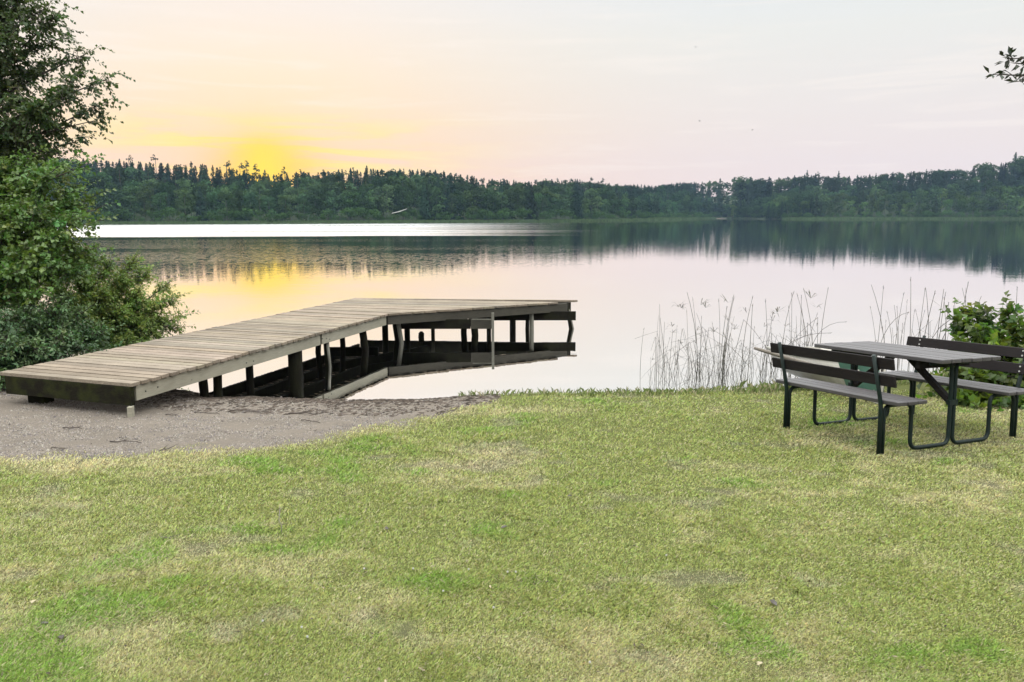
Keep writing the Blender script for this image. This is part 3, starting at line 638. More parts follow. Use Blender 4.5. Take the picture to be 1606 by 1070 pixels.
# ------------------------------------------------------------------ picnic table with its two benches
def make_table():
    yaw = -1.144; U = Vector((math.cos(yaw), math.sin(yaw), .045)).normalized(); Vv = Vector((-math.sin(yaw), math.cos(yaw), -.029)); Vv = (Vv - U * Vv.dot(U)).normalized(); W = U.cross(Vv)
    root = empty('picnic_table', (0, 0, 0)); root.matrix_world = Matrix.Translation((3.289, 6.768, CAMZ - 1.842)) @ Matrix((U, Vv, W)).transposed().to_4x4()
    tag(root, 'dark slatted picnic table joined to two backed benches on curved green tube frames', 'picnic table')
    r = random.Random(5)
    def slats(name, u0, u1, v0, v1, n, zt, th, m, gap=.012):
        b = MB(); w = (v1 - v0 + gap) / n
        for i in range(n):
            a = v0 + i * w; t = r.uniform(.85, 1.12); e = r.uniform(-.004, .004)
            b.box((u0 + e, a, zt - th), (u1 + e, a + w - gap, zt + r.uniform(-.002, .001)), (t, t, t))
        return b.build(name, m, root, bevel=.004)
    slats('tabletop', -.6465, .6465, -.3415, .3415, 6, .72, .032, M_TOPSLAT)
    for s in (-1, 1):
        a, c = sorted((s * .462, s * .778)); slats('seat', -.642, .642, a, c, 3, .422, .03, M_TOPSLAT)
        rt = root; lean = .078 / .4
        for zt in (.748, .618):
            b = MB(); v1 = s * (.794 + lean * (zt - .422)); v0 = s * (.794 + lean * (zt - .085 - .422)); n = -s * .022
            p = [(-.642, v0, zt - .085), (.642, v0, zt - .085), (.642, v0 + n, zt - .085), (-.642, v0 + n, zt - .085), (-.642, v1, zt), (.642, v1, zt), (.642, v1 + n, zt), (-.642, v1 + n, zt)]
            if s > 0: p = [p[3], p[2], p[1], p[0], p[7], p[6], p[5], p[4]]
            b.hexa(p); b.build('backrest_slat', M_SLAT, root, bevel=.004)
        for u in (-.495, .495):
            RB = .016
            def arc(pts, k=5, rr=.075):
                P = [Vector((u, s * a, c)) for a, c in pts]; o = [P[0]]
                for i in range(1, len(P) - 1):
                    A, B, C = P[i - 1], P[i], P[i + 1]; q = min(rr, (A - B).length * .48, (C - B).length * .48)
                    s0 = B + (A - B).normalized() * q; s1 = B + (C - B).normalized() * q
                    for j in range(k + 1):
                        t = j / k; o.append(s0 * (1 - t) ** 2 + B * 2 * t * (1 - t) + s1 * t * t)
                return o + [P[-1]]
            f = MB(); f.tube(arc([(.27, .668), (.022, .668), (.022, .016), (.452, .016), (.452, .372), (.748, .372), (.748, -.03)], 6), RB, 10)
            f.build('tube_leg', M_TUBE, root, smooth=True)
            f = MB(); f.tube([Vector((u + .0, s * .782, -.03)), Vector((u, s * .782, .36)), Vector((u, s * .800, .45)), Vector((u, s * (.818 + lean * .34), .765))], [.017, .017, .016, .015], 10)
            f.build('back_post', M_TUBE, root, smooth=True)
            for zt in (.748, .618):
                for q in (.022, .062):
                    vv = s * (.794 - .024 + lean * (zt - q - .422)); MB().tube([(u, vv, zt - q), (u, vv - s * .005, zt - q)], .007, 8).build('bolt', M_BOLT, root)
            MB().box((u - .03, min(s * .47, s * .77), .388), (u + .03, max(s * .47, s * .77), .3915)).build('seat_bracket', M_TUBE, root)
    for u in (-.495, .495):
        MB().box((u - .035, -.30, .6585 + .026), (u + .035, .30, .6875)).build('top_bracket', M_TUBE, root)
        MB().box((u * .8 - .02, -.29, .62), (u * .8 + .02, .29, .6870), (1, 1, 1)).build('bearer', M_SLAT, root, bevel=.003)
        MB().box((u - .018, -.045, .33), (u + .018, .045, .37)).build('clamp', M_TUBE, root)
        s = 1 if u > 0 else -1
        p = [(s * .06, .66), (s * .47, .36)]
        d = Vector((p[1][0] - p[0][0], 0, p[1][1] - p[0][1])).normalized(); n = Vector((-d.z, 0, d.x)) * .022
        A, B = Vector((p[0][0], 0, p[0][1] + .02)), Vector((p[1][0], 0, p[1][1])); y = Vector((0, .022, 0))
        MB().hexa([A - n - y, B - n - y, B - n + y, A - n + y, A + n - y, B + n - y, B + n + y, A + n + y]).build('brace', M_SLAT, root)
make_table()

# ------------------------------------------------------------------ rowing boat pulled up behind the bench
def make_boat():
    bow = unproject(1378, 572, .52); g = 0
    stern = Vector((3.42, 9.75, .40)); bow = Vector((3.72, 8.05, .50))
    ax = (stern - bow); Lh = ax.xy.length; yaw = math.atan2(ax.y, ax.x)
    root = empty('rowing_boat', (bow.x, bow.y, .16), yaw); tag(root, 'small cream and green rowing boat drawn up among the reeds behind the near bench', 'boat')
    prof = []; n = 12; m_ = 9; VS = []; r0 = []
    for i in range(n + 1):
        t = i / n; hw = .38 * math.sin(min(1, t * 1.15 + .02) * math.pi / 2) ** .75 * (1 - .12 * max(0, t - .75) * 4 * .6); sheer = .34 + .07 * (1 - t) ** 2 - .03 * t; keel = .10 * (1 - t) ** 3
        for j in range(m_ + 1):
            a = -1 + 2 * j / m_; c = abs(a); y = math.copysign(min(1, c * 1.0) ** .75, a) * hw * (.62 + .38 * c ** 1.5); z = keel + (sheer - keel) * c ** 2.4
            VS.append((t * Lh, y, z))
    fs = []
    for i in range(n):
        for j in range(m_): a = i * (m_ + 1) + j; fs.append((a, a + 1, a + m_ + 2, a + m_ + 1))
    hull = MB(); hull.add(VS, fs); hull.add([VS[n * (m_ + 1) + j] for j in range(m_ + 1)], [tuple(range(m_ + 1))])
    o = hull.build('hull', M_HULL, root, smooth=True); sd = o.modifiers.new('thick', 'SOLIDIFY'); sd.thickness = .018; sd.offset = 0
    for sgn in (0, m_):
        MB().tube([Vector(VS[i * (m_ + 1) + sgn]) + Vector((0, 0, .008)) for i in range(n + 1)], .018, 8).build('gunwale', M_BOATIN, root, smooth=True)
    q = MB(); P = [Vector(VS[i * (m_ + 1)]) for i in range(5)]; Q = [Vector(VS[i * (m_ + 1) + m_]) for i in range(5)]
    vs = [p - Vector((0, 0, .012)) for p in P] + [p - Vector((0, 0, .012)) for p in Q]; q.add(vs, [(i, i + 1, i + 6, i + 5) for i in range(4)]); q.build('foredeck', M_GREENP, root)
    for t in (.5, .8):
        MB().box((t * Lh - .1, -.36, .22), (t * Lh + .1, .36, .245)).build('thwart', M_BOATIN, root, bevel=.003)
    # green painted bow cheeks
    k = 4
    for sgn in (-1, 1):
        jj = [0, 1, 2, 3] if sgn < 0 else [m_, m_ - 1, m_ - 2, m_ - 3]
        vs = [Vector(VS[i * (m_ + 1) + j]) + Vector((-.004, sgn * .014, -.004)) for i in range(k) for j in jj]; q = MB(); q.add(vs, [(i * 4 + j, i * 4 + j + 1, i * 4 + j + 5, i * 4 + j + 4) for i in range(k - 1) for j in range(3)]); q.build('bow_panel', M_GREENP, root, smooth=True)
    MB().box((-.0, -.02, .0), (Lh * .98, .02, .03)).build('keel', M_BOATIN, root)
    a = at_depth(1183, 546, 9.2); b_ = at_depth(1300, 581, 8.75)
    t = MB(); t.tube([a, a.lerp(b_, .12), a.lerp(b_, .5), b_], [.016, .019, .022, .022], 10); o = t.build('oar', M_OAR, smooth=True)
    tag(o, 'grey wooden oar handle sticking out left past the bench back', 'oar')
make_boat()
# ------------------------------------------------------------------ near foliage
def leaf_arrays(P, D, L, W, up, fold=.25):
    """diamond leaves folded on the midrib: base P, direction D, length L, width W; 'up' steers the blade normal"""
    n = len(P); D = D / np.linalg.norm(D, axis=1, keepdims=True)
    S = np.cross(D, up); S /= np.linalg.norm(S, axis=1, keepdims=True) + 1e-9; N = np.cross(S, D)
    L = L[:, None]; W = W[:, None]
    mid = P + D * L * .45
    V = np.stack([P, mid + S * W * .5 + N * W * fold, P + D * L, mid - S * W * .5 + N * W * fold], 1).reshape(-1, 3)
    i = np.arange(n)[:, None] * 4; F = np.concatenate([i + np.array([[0, 1, 2]]), i + np.array([[0, 2, 3]])], 1).reshape(-1, 3)
    return V, F
def grow(limbs, ns, shoot, nl, leaf, aspect, spread=.9, droop=.15, fwd=.5, tvar=.28, tmin=.12, ywob=.35):
    """limbs: (a, b, weight). returns leaves (V,F,T) and twig tubes (MB)"""
    tw = MB(); Vs, Fs, Ts = [], [], []; off = 0
    for a, b, wgt in limbs:
        a = np.array(a); b = np.array(b); n = max(4, int(ns * wgt)); ld = b - a; ll = np.linalg.norm(ld); ldn = ld / ll
        bow = rng.normal(0, .06 * ll, 3); bow[2] += .05 * ll
        def at(t): t = np.asarray(t)[..., None]; return a + ld * t + bow * np.sin(t * np.pi)
        pts = at(np.linspace(0, 1, 8)); r0 = .012 + .008 * ll
        tw.tube([tuple(p) for p in pts], [r0 * (1 - .85 * i / 7) for i in range(8)], 5)
        t = np.clip(tmin + (1 - tmin) * rng.random(n) ** .8, 0, 1); t[0] = 1; B = at(t)
        d = ldn * fwd + rand_dirs(n) * spread; d /= np.linalg.norm(d, axis=1, keepdims=True)
        sl = shoot * (.45 + .75 * rng.random(n)) * (1.15 - .45 * t)
        d[0] = ldn; sl[0] = shoot
        Pm = B + d * sl[:, None] * .5; Pe = B + d * sl[:, None] - np.array([0, 0, 1]) * (sl * droop)[:, None]
        # twigs as thin three sided slivers
        sw = np.cross(d, rand_dirs(n)); sw /= np.linalg.norm(sw, axis=1, keepdims=True); r_ = .0035 + .004 * sl[:, None]
        o = len(tw.v); 
        for q in range(n):
            A_, M_, E_, s_ = B[q], Pm[q], Pe[q], sw[q] * r_[q]; u_ = np.cross(d[q], sw[q]) * r_[q]
            tw.add([A_ - s_, A_ + s_, A_ + u_, M_ - s_ * .7, M_ + s_ * .7, M_ + u_ * .7, E_], [(0, 1, 4, 3), (1, 2, 5, 4), (2, 0, 3, 5), (3, 4, 6), (4, 5, 6), (5, 3, 6)])
        # leaves along the twigs
        u = (np.tile(np.linspace(.12, 1, nl), n) + rng.normal(0, .02, n * nl)).clip(.05, 1)[:, None]; k = np.repeat(np.arange(n), nl)
        P = np.where(u < .5, B[k] + (Pm[k] - B[k]) * u * 2, Pm[k] + (Pe[k] - Pm[k]) * (u * 2 - 1))
        side = np.cross(d[k], rand_dirs(n * nl)); side /= np.linalg.norm(side, axis=1, keepdims=True)
        D = d[k] * .55 + side * .8 - np.array([0, 0, 1]) * (.25 + droop); P = P + side * leaf * .12
        Lf = leaf * (.6 + .7 * rng.random(n * nl)); up = np.array([0, 0, 1.]) + rand_dirs(n * nl) * .75
        V, F = leaf_arrays(P, D, Lf, Lf * aspect * (.8 + .4 * rng.random(n * nl)), up)
        tint = (1 + tvar * (rng.random((n, 1)) - .5) * 2)[k] * (1 + .35 * (rng.random((n * nl, 1)) - .5)) * np.array([1, 1, 1]) * (1 + np.array([.16, 0, .05]) * rng.normal(size=(n, 1))[k])
        Vs.append(V); Fs.append(F + off); Ts.append(np.repeat(tint, 4, 0)); off += len(V)
    return np.concatenate(Vs), np.concatenate(Fs), np.concatenate(Ts), tw
def plant(name, label, cat, base, limbs, m, leafname='foliage', trunk=None, group=None, **kw):
    root = empty(name, base); tag(root, label, cat, group)
    b = np.array(base); V, F, T, tw = grow([(np.array(a) - b, np.array(e) - b, w) for a, e, w in limbs], **kw)
    link(leafname, tri_mesh(leafname, V, F, T), root, m)
    tw.build('branches', M_TWIG, root, smooth=True)
    if trunk:
        t = MB(); t.tube([tuple(np.array(p) - b) for p, r in trunk], [r for p, r in trunk], 12, jit=.1); t.build('trunk', M_BARK, root, smooth=True)
    return root
def L3(px, py, zc): return tuple(at_depth(px, py, zc))
# overhanging birch: the trunk stands outside the picture on the left
TB = (-8.35, 11.2)
def tb(z): return (TB[0] + .05 * z, TB[1] - .03 * z, z)
bl = []
for px, py, zc, sz, w in ((196, 121, 11.0, 3.4, .55), (187, 160, 11.3, 3.2, .8), (167, 80, 11.4, 3.7, .55), (158, 215, 11.2, 2.6, .55), (176, 186, 11.2, 3.0, .5), (126, 55, 11.6, 4.0, .45), (150, 118, 10.8, 3.4, 1.1), (118, 20, 11.2, 4.3, .8), (96, 12, 11.0, 4.5, 1.0),
                          (100, 100, 11.7, 3.6, 1.3), (130, 150, 10.6, 3.2, 1.2), (110, 180, 11.8, 3.0, 1.2), (70, 150, 10.9, 3.3, 1.5), (60, 90, 11.3, 3.8, 1.3), (40, 60, 10.8, 3.9, 1.2), (30, 20, 11.2, 4.4, 1.4), (60, 0, 11.4, 4.6, 1.2),
                          (20, 120, 11.6, 3.5, 1.4), (10, 180, 10.9, 3.0, 1.4), (60, 200, 11.1, 2.9, 1.3), (100, 225, 11.4, 2.6, .9), (125, 238, 11.0, 2.4, .5), (35, 235, 11.2, 2.5, .8), (85, -40, 11.2, 4.8, 1.4), (20, -50, 11.4, 5.0, 1.4), (-60, 60, 11.6, 4, 1.2), (-60, 180, 11.8, 3.2, 1.2), (-80, -60, 11.4, 5.1, 1.3), (110, -80, 11.8, 5.4, 1.2), (40, -130, 11.3, 5.9, 1.4), (-90, -150, 11.3, 6.2, 1.3),
                          (-200, 40, 11.6, 4, 1.2), (-240, 160, 11.4, 3.4, 1.2), (-220, -80, 11.6, 5, 1.2), (-330, 20, 11.2, 4, 1.3), (-360, 120, 11.6, 4, 1.3), (-340, -120, 11.2, 5, 1.3), (-300, -230, 11.4, 6, 1.2), (-150, -260, 11.3, 6, 1.2), (-30, -230, 11.6, 6, 1.2), (-150, -40, 10.6, 4, 1.2), (-130, 110, 10.7, 4, 1.2)):
    e = L3(px - 30, py + 4, zc); s0 = tb(max(1.2, e[2] * .62)); bl.append((s0, e, w))
plant('birch_tree', 'tall birch overhanging the left edge, its leaves dark against the pale sky', 'tree', (TB[0], TB[1], .1), bl, M_BIRCH, ns=100, shoot=.40, nl=15, leaf=.053, aspect=.82, spread=.95, droop=.45, fwd=.45, tmin=.25,
      trunk=[((TB[0], TB[1], -.1), .17), (tb(1.5), .14), (tb(3.5), .10), (tb(5.5), .06), (tb(7.4), .02)])
# round leaved alder below it
AB = (-7.4, 10.6)
al = []
for px, py, zc, w in ((148, 330, 10.3, .6), (146, 350, 10.0, .5), (140, 312, 10.4, .55), (128, 262, 10.3, .4), (120, 300, 10.6, .7), (100, 258, 10.5, .9), (75, 275, 10.0, 1.2), (95, 310, 10.3, 1.1), (60, 330, 9.8, 1.4), (110, 350, 9.9, 1.2), (85, 372, 9.7, 1.4), (118, 380, 10.2, 1.0), (135, 395, 10.2, .8),
                      (30, 290, 10.3, 1.5), (20, 350, 9.7, 1.5), (45, 395, 9.6, 1.5), (5, 265, 10.4, 1.4), (45, 255, 10.5, 1.1), (80, 420, 9.6, 1.4), (20, 430, 9.5, 1.5), (115, 430, 9.9, 1.1), (-50, 300, 10.2, 1.4), (-60, 380, 9.8, 1.4), (-40, 450, 9.4, 1.4), (-130, 340, 10, 1.3), (-140, 430, 9.6, 1.3), (55, 460, 9.5, 1.4), (150, 410, 10.3, .7)):
    e = L3(px, py, zc); al.append(((AB[0], AB[1], max(.5, e[2] * .55)), e, w))
plant('alder_shrub', 'bright green broad leaved shrub in the middle of the left thicket', 'shrub', (AB[0], AB[1], .1), al, M_ALDER, ns=100, shoot=.34, nl=13, leaf=.054, aspect=.8, spread=1.0, droop=.12, fwd=.5, tmin=.2,
      trunk=[((AB[0], AB[1], -.2), .09), ((AB[0] + .1, AB[1], 1.2), .06), ((AB[0] + .1, AB[1], 2.6), .02)])
# willow reaching over the water
WB = (-5.9, 11.3)
wl = []
for px, py, zc, w in ((296, 497, 11.5, .45), (285, 470, 11.6, .55), (272, 448, 11.7, .5), (288, 515, 11.4, .5), (270, 532, 11.3, .6), (245, 430, 11.6, .8), (220, 415, 11.5, .9), (255, 480, 11.4, 1.1), (230, 460, 11.3, 1.1), (240, 515, 11.2, 1.0), (205, 440, 11.2, 1.1), (185, 415, 11.3, .9), (160, 398, 11.2, .9), (200, 490, 11.0, 1.1), (215, 535, 11.0, 1.1), (260, 545, 11.3, .7), (175, 465, 10.9, 1.2), (150, 440, 11.0, 1.2), (135, 410, 11, .8), (265, 500, 11.6, .9), (170, 520, 10.8, 1.1), (240, 555, 11.2, .8), (120, 470, 10.8, 1.1), (140, 500, 10.6, 1.2), (190, 550, 10.8, 1.0), (100, 440, 10.8, 1)):
    e = L3(px - 14, py, zc); wl.append(((WB[0] - .1, WB[1], .25 + .1 * random.random()), e, w))
plant('willow_shrub', 'olive green willow shrub leaning right over the water beside the dock', 'shrub', (WB[0], WB[1], .0), wl, M_WILLOW, ns=115, shoot=.28, nl=16, leaf=.046, aspect=.46, spread=.85, droop=.05, fwd=.7, tmin=.25)
# dense dark undergrowth at the dock edge
ul = []
UB = (-6.6, 9.9)
for px, py, zc, w in ((190, 560, 10.1, 1.0), (160, 520, 9.9, 1.2), (130, 490, 9.8, 1.3), (90, 480, 9.5, 1.4), (50, 500, 9.3, 1.4), (10, 500, 9.2, 1.4), (140, 550, 9.5, 1.3), (100, 530, 9.3, 1.4), (60, 550, 9.1, 1.4), (20, 545, 8.9, 1.4), (-10, 560, 8.8, 1.3), (110, 565, 9.2, 1.2), (60, 580, 9.0, 1.2), (0, 590, 8.8, 1.2), (-60, 500, 9, 1.3), (-70, 560, 8.8, 1.3), (30, 600, 8.9, 1), (170, 575, 9.8, 1), (110, 500, 10.2, 1.3), (130, 525, 10.1, 1.3), (85, 505, 10.0, 1.3), (60, 520, 10.3, 1.4), (100, 475, 10.6, 1.2), (125, 500, 10.6, 1.2), (40, 480, 10.2, 1.3), (-150, 520, 9, 1.3), (-160, 580, 8.8, 1.2)):
    e = L3(px, py, zc); ul.append(((UB[0] + rng.uniform(-.5, .5), UB[1] + rng.uniform(-.1, .3), .2), e, w))
plant('undergrowth_bush', 'dense dark green undergrowth bush right behind the shore end of the dock', 'bush', (UB[0], UB[1], .15), ul, M_DARKSH, ns=85, shoot=.30, nl=14, leaf=.048, aspect=.5, spread=1.0, droop=.05, fwd=.5, tmin=.15)
# broad leaved bush at the right edge
RB_ = (5.75, 8.9)
rl = []
for px, py, zc, w in ((1500, 505, 8.9, .8), (1520, 490, 9.0, .6), (1535, 520, 8.7, 1.2), (1510, 540, 8.6, 1.2), (1550, 500, 8.9, 1.0), (1580, 490, 8.9, .7), (1560, 545, 8.5, 1.3), (1600, 515, 8.7, 1.2), (1495, 570, 8.5, 1.1), (1480, 600, 8.5, .9), (1530, 590, 8.3, 1.3), (1580, 590, 8.3, 1.3), (1510, 625, 8.3, 1.1), (1560, 630, 8.2, 1.2), (1610, 570, 8.4, 1.3), (1610, 630, 8.2, 1.2), (1650, 530, 8.7, 1.2), (1660, 600, 8.4, 1.2), (1720, 560, 8.6, 1.2), (1455, 600, 8.8, .5), (1465, 625, 8.6, .6), (1490, 640, 8.2, .8), (1540, 650, 8.0, .9), (1600, 655, 8.0, 1.0), (1590, 540, 9.1, 1.2), (1530, 560, 9.1, 1.3)):
    e = L3(px, py, zc); rl.append(((RB_[0] + rng.uniform(-.35, .3), RB_[1] + rng.uniform(-.2, .2), .15), e, w))
plant('broad_leaved_bush', 'yellow green broad leaved bush growing behind the far bench at the right edge', 'bush', (RB_[0], RB_[1], .1), rl, M_BIGLEAF, ns=44, shoot=.20, nl=9, leaf=.080, aspect=.8, spread=1.0, droop=.0, fwd=.55, tmin=.15, tvar=.35)
# branch tip of a tree that stands outside the picture on the right
OB = (4.7, 5.2)
ol = []
for px, py, zc, w in ((1570, 117, 4.6, .3), (1588, 92, 4.6, .28), (1600, 100, 4.65, .35), (1603, 128, 4.6, .35), (1640, 110, 4.7, 1), (1680, 60, 4.8, 1), (1690, 150, 4.7, 1), (1760, 90, 4.9, 1.2), (1820, 20, 5, 1.4), (1850, 140, 5, 1.3), (1760, -40, 5, 1.4), (1900, -60, 5.2, 1.5)):
    e = L3(px, py, zc); s0 = (OB[0] - .1, OB[1], 3.0) if px > 1700 else L3(1720, 115 + (py - 110) * .3, 4.8); ol.append((s0, e, w))
for i in range(20):
    a = rng.uniform(0, 6.28); rr = rng.uniform(.5, 1.0); zz = rng.uniform(3.1, 5.4); q = (OB[0] + .45 + rr * math.cos(a), OB[1] + rr * math.sin(a), zz); ol.append(((OB[0], OB[1], zz - .7), q, 11.0))
ol.append(((OB[0], OB[1], 2.7), L3(1720, 115, 4.8), .8)); 
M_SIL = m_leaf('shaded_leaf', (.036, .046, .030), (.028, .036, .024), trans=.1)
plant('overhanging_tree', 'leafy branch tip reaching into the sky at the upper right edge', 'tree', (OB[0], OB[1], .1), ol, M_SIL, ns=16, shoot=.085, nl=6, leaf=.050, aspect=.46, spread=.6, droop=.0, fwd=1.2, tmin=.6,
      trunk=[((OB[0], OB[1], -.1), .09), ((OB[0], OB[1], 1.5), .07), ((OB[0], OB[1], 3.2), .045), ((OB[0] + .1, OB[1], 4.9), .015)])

# ------------------------------------------------------------------ reeds
def reed_mesh(kind, h, seed):
    r = random.Random(seed); b = MB(); az = r.uniform(0, 6.28); ca, sa = math.cos(az), math.sin(az); v = r.uniform(.7, 1.4); tn = (v, v, v * .95)
    if kind == 'straight': le = r.uniform(.03, .22); pts = [(ca * le * h * t * t, sa * le * h * t * t, h * t) for t in (-.35, 0, .3, .6, .85, 1)]
    elif kind == 'arching': le = r.uniform(.5, .9); pts = [(ca * le * h * max(t, 0) ** 2.2, sa * le * h * max(t, 0) ** 2.2, h * (t - .32 * t ** 3)) for t in (-.3, 0, .25, .45, .6, .75, .88, 1)]
    else:
        k = r.uniform(.45, .8); le = r.uniform(.08, .3); kx, ky, kz = ca * le * h * k, sa * le * h * k, h * k; a2 = az + r.uniform(-1, 1); l2 = h * r.uniform(.35, .7); dn = r.uniform(.3, 1.1)
        pts = [(0, 0, -.3 * h), (0, 0, 0), (kx * .6, ky * .6, kz * .6), (kx, ky, kz), (kx + math.cos(a2) * l2 * .5, ky + math.sin(a2) * l2 * .5, kz - dn * l2 * .4), (kx + math.cos(a2) * l2 * .95, ky + math.sin(a2) * l2 * .95, kz - dn * l2 * .85)]
    n = len(pts); b.tube(pts, [.0046 - .0024 * i / (n - 1) for i in range(n)], 4, tn)
    if kind == 'straight' and r.random() < .4 or kind == 'arching':      # small flower head
        p = Vector(pts[-1]); q = Vector(pts[-2]); d = (p - q).normalized()
        for i in range(5):
            o = Vector((r.uniform(-1, 1), r.uniform(-1, 1), r.uniform(-1, 1))) * .012; b.tube([p - d * .02 * i * .5 - o * .15, p - d * .02 * i * .5 + o + d * .012], [.003, .001], 3, tn)
    if kind == 'leafy':
        pts = [(0, 0, -.3 * h), (0, 0, 0), (0, 0, h)]
    nl = {'straight': 0 if r.random() < .6 else 1, 'bent': r.choice((0, 1, 2)), 'arching': 0, 'leafy': 7}[kind]
    for i in range(nl):
        t = r.uniform(.3, .95); k = (n - 2) * t + 1; i0 = min(int(k), n - 2); P = Vector(pts[min(i0, len(pts) - 2)]).lerp(Vector(pts[min(i0 + 1, len(pts) - 1)]), k - i0 if i0 < len(pts) - 1 else 1)
        a = r.uniform(0, 6.28); D = Vector((math.cos(a), math.sin(a), r.uniform(.2, 1.2))).normalized(); l = r.uniform(.12, .28); s = Vector((-math.sin(a), math.cos(a), 0)) * .006
        m1 = P + D * l * .5; e = P + D * l * .85 - Vector((0, 0, l * .45 * r.random()))
        b.add([P - s * .4, P + s * .4, m1 + s, m1 - s, e], [(0, 1, 2, 3), (3, 2, 4)], tn)
    me = b.mesh('reed'); me.materials.append(M_REED); return me
RM = {k: [reed_mesh(k, 1.0, 100 * j + i) for i in range(nn)] for j, (k, nn) in enumerate((('straight', 7), ('bent', 8), ('arching', 5), ('leafy', 4)))}
RLAB = {('straight', 0): 'thin straight grey reed stem standing in the water between the dock and the near bench', ('bent', 0): 'kinked dry reed stem folded over in the water left of the near bench', ('arching', 0): 'reed stem arching over in the water left of the near bench', ('leafy', 0): 'reed with dark ribbon leaves in the water left of the near bench',
        ('straight', 1): 'thin tall reed stem in the water behind the picnic table', ('bent', 1): 'kinked dry reed stem in the water behind the picnic table', ('arching', 1): 'long reed stem arching right above the bush behind the picnic table', ('leafy', 1): 'reed with ribbon leaves in the water behind the picnic table'}
def reed(px, wly, h, kind, zone, rz=None):
    p = unproject(px, wly, 0); o = link('reed', random.choice(RM[kind])); o.location = (p.x, p.y, 0); o.scale = (h, h, h); o.rotation_euler = (random.uniform(-.06, .06), random.uniform(-.06, .06), rz if rz is not None else random.uniform(0, 6.28))
    if h < .6: o.scale = (h * 1.3, h * 1.3, h)
    tag(o, RLAB[kind, zone], 'reed', {'straight': 'straight reed stems', 'bent': 'kinked reed stems', 'arching': 'arching reed stems', 'leafy': 'leafy reeds'}[kind] + (' left of the bench' if zone == 0 else ' behind the table'))
for i in range(135):
    c = random.choice((1030, 1052, 1060, 1085, 1100, 1128, 1140, 1150, 1180, 1205, 1215, 1255, 1265)); px = min(1282, max(1004, random.gauss(c, 13))); w = random.uniform(566, 602)
    u = random.random(); kind = 'straight' if u < .40 else 'bent' if u < .80 else 'arching' if u < .85 else 'leafy'
    h = random.uniform(.25, .62) if random.random() < .6 else random.uniform(.55, 1.0); reed(px, w, h, kind, 0)
for i in range(62):
    reed(min(1250, max(1010, random.gauss(random.choice((1055, 1100, 1140, 1190)), 22))), random.uniform(582, 606), random.uniform(.14, .36), random.choice(('bent', 'bent', 'straight', 'leafy')), 0)
for px, top in ((1094, 461), (1127, 468), (1163, 468), (1226, 456), (1202, 470), (1132, 466), (1273, 450), (1284, 456), (1266, 465), (1240, 478), (1080, 486), (1030, 492)):
    w = random.uniform(568, 582); reed(px, w, (w - top) / FPX * 11.2, 'straight', 0)
for px, w, h, in ((1052, 580, .50), (1056, 585, .62), (1090, 574, .5), (1098, 580, .45), (1122, 590, .4), (1185, 585, .45)): reed(px, w, h, 'leafy', 0)
for i in range(46):
    px = random.choice((1375, 1400, 1440, 1465, 1490, 1520, 1560, 1590)) + random.gauss(0, 14); w = random.uniform(560, 598)
    u = random.random(); reed(px, w, random.uniform(.5, 1.2), 'straight' if u < .62 else 'bent' if u < .85 else 'arching', 1)
for px, top in ((1497, 445), (1453, 452), (1437, 455), (1482, 465), (1401, 460), (1415, 470), (1520, 452), (1590, 448)):
    w = random.uniform(560, 575); reed(px, w, (w - top) / FPX * 11.5, 'straight', 1)
for px, w, h in ((1450, 570, 1.25), (1500, 575, 1.25), (1530, 575, 1.3), (1470, 570, 1.15), (1550, 575, 1.2), (1520, 580, 1.2)): reed(px, w, h, 'arching', 1)

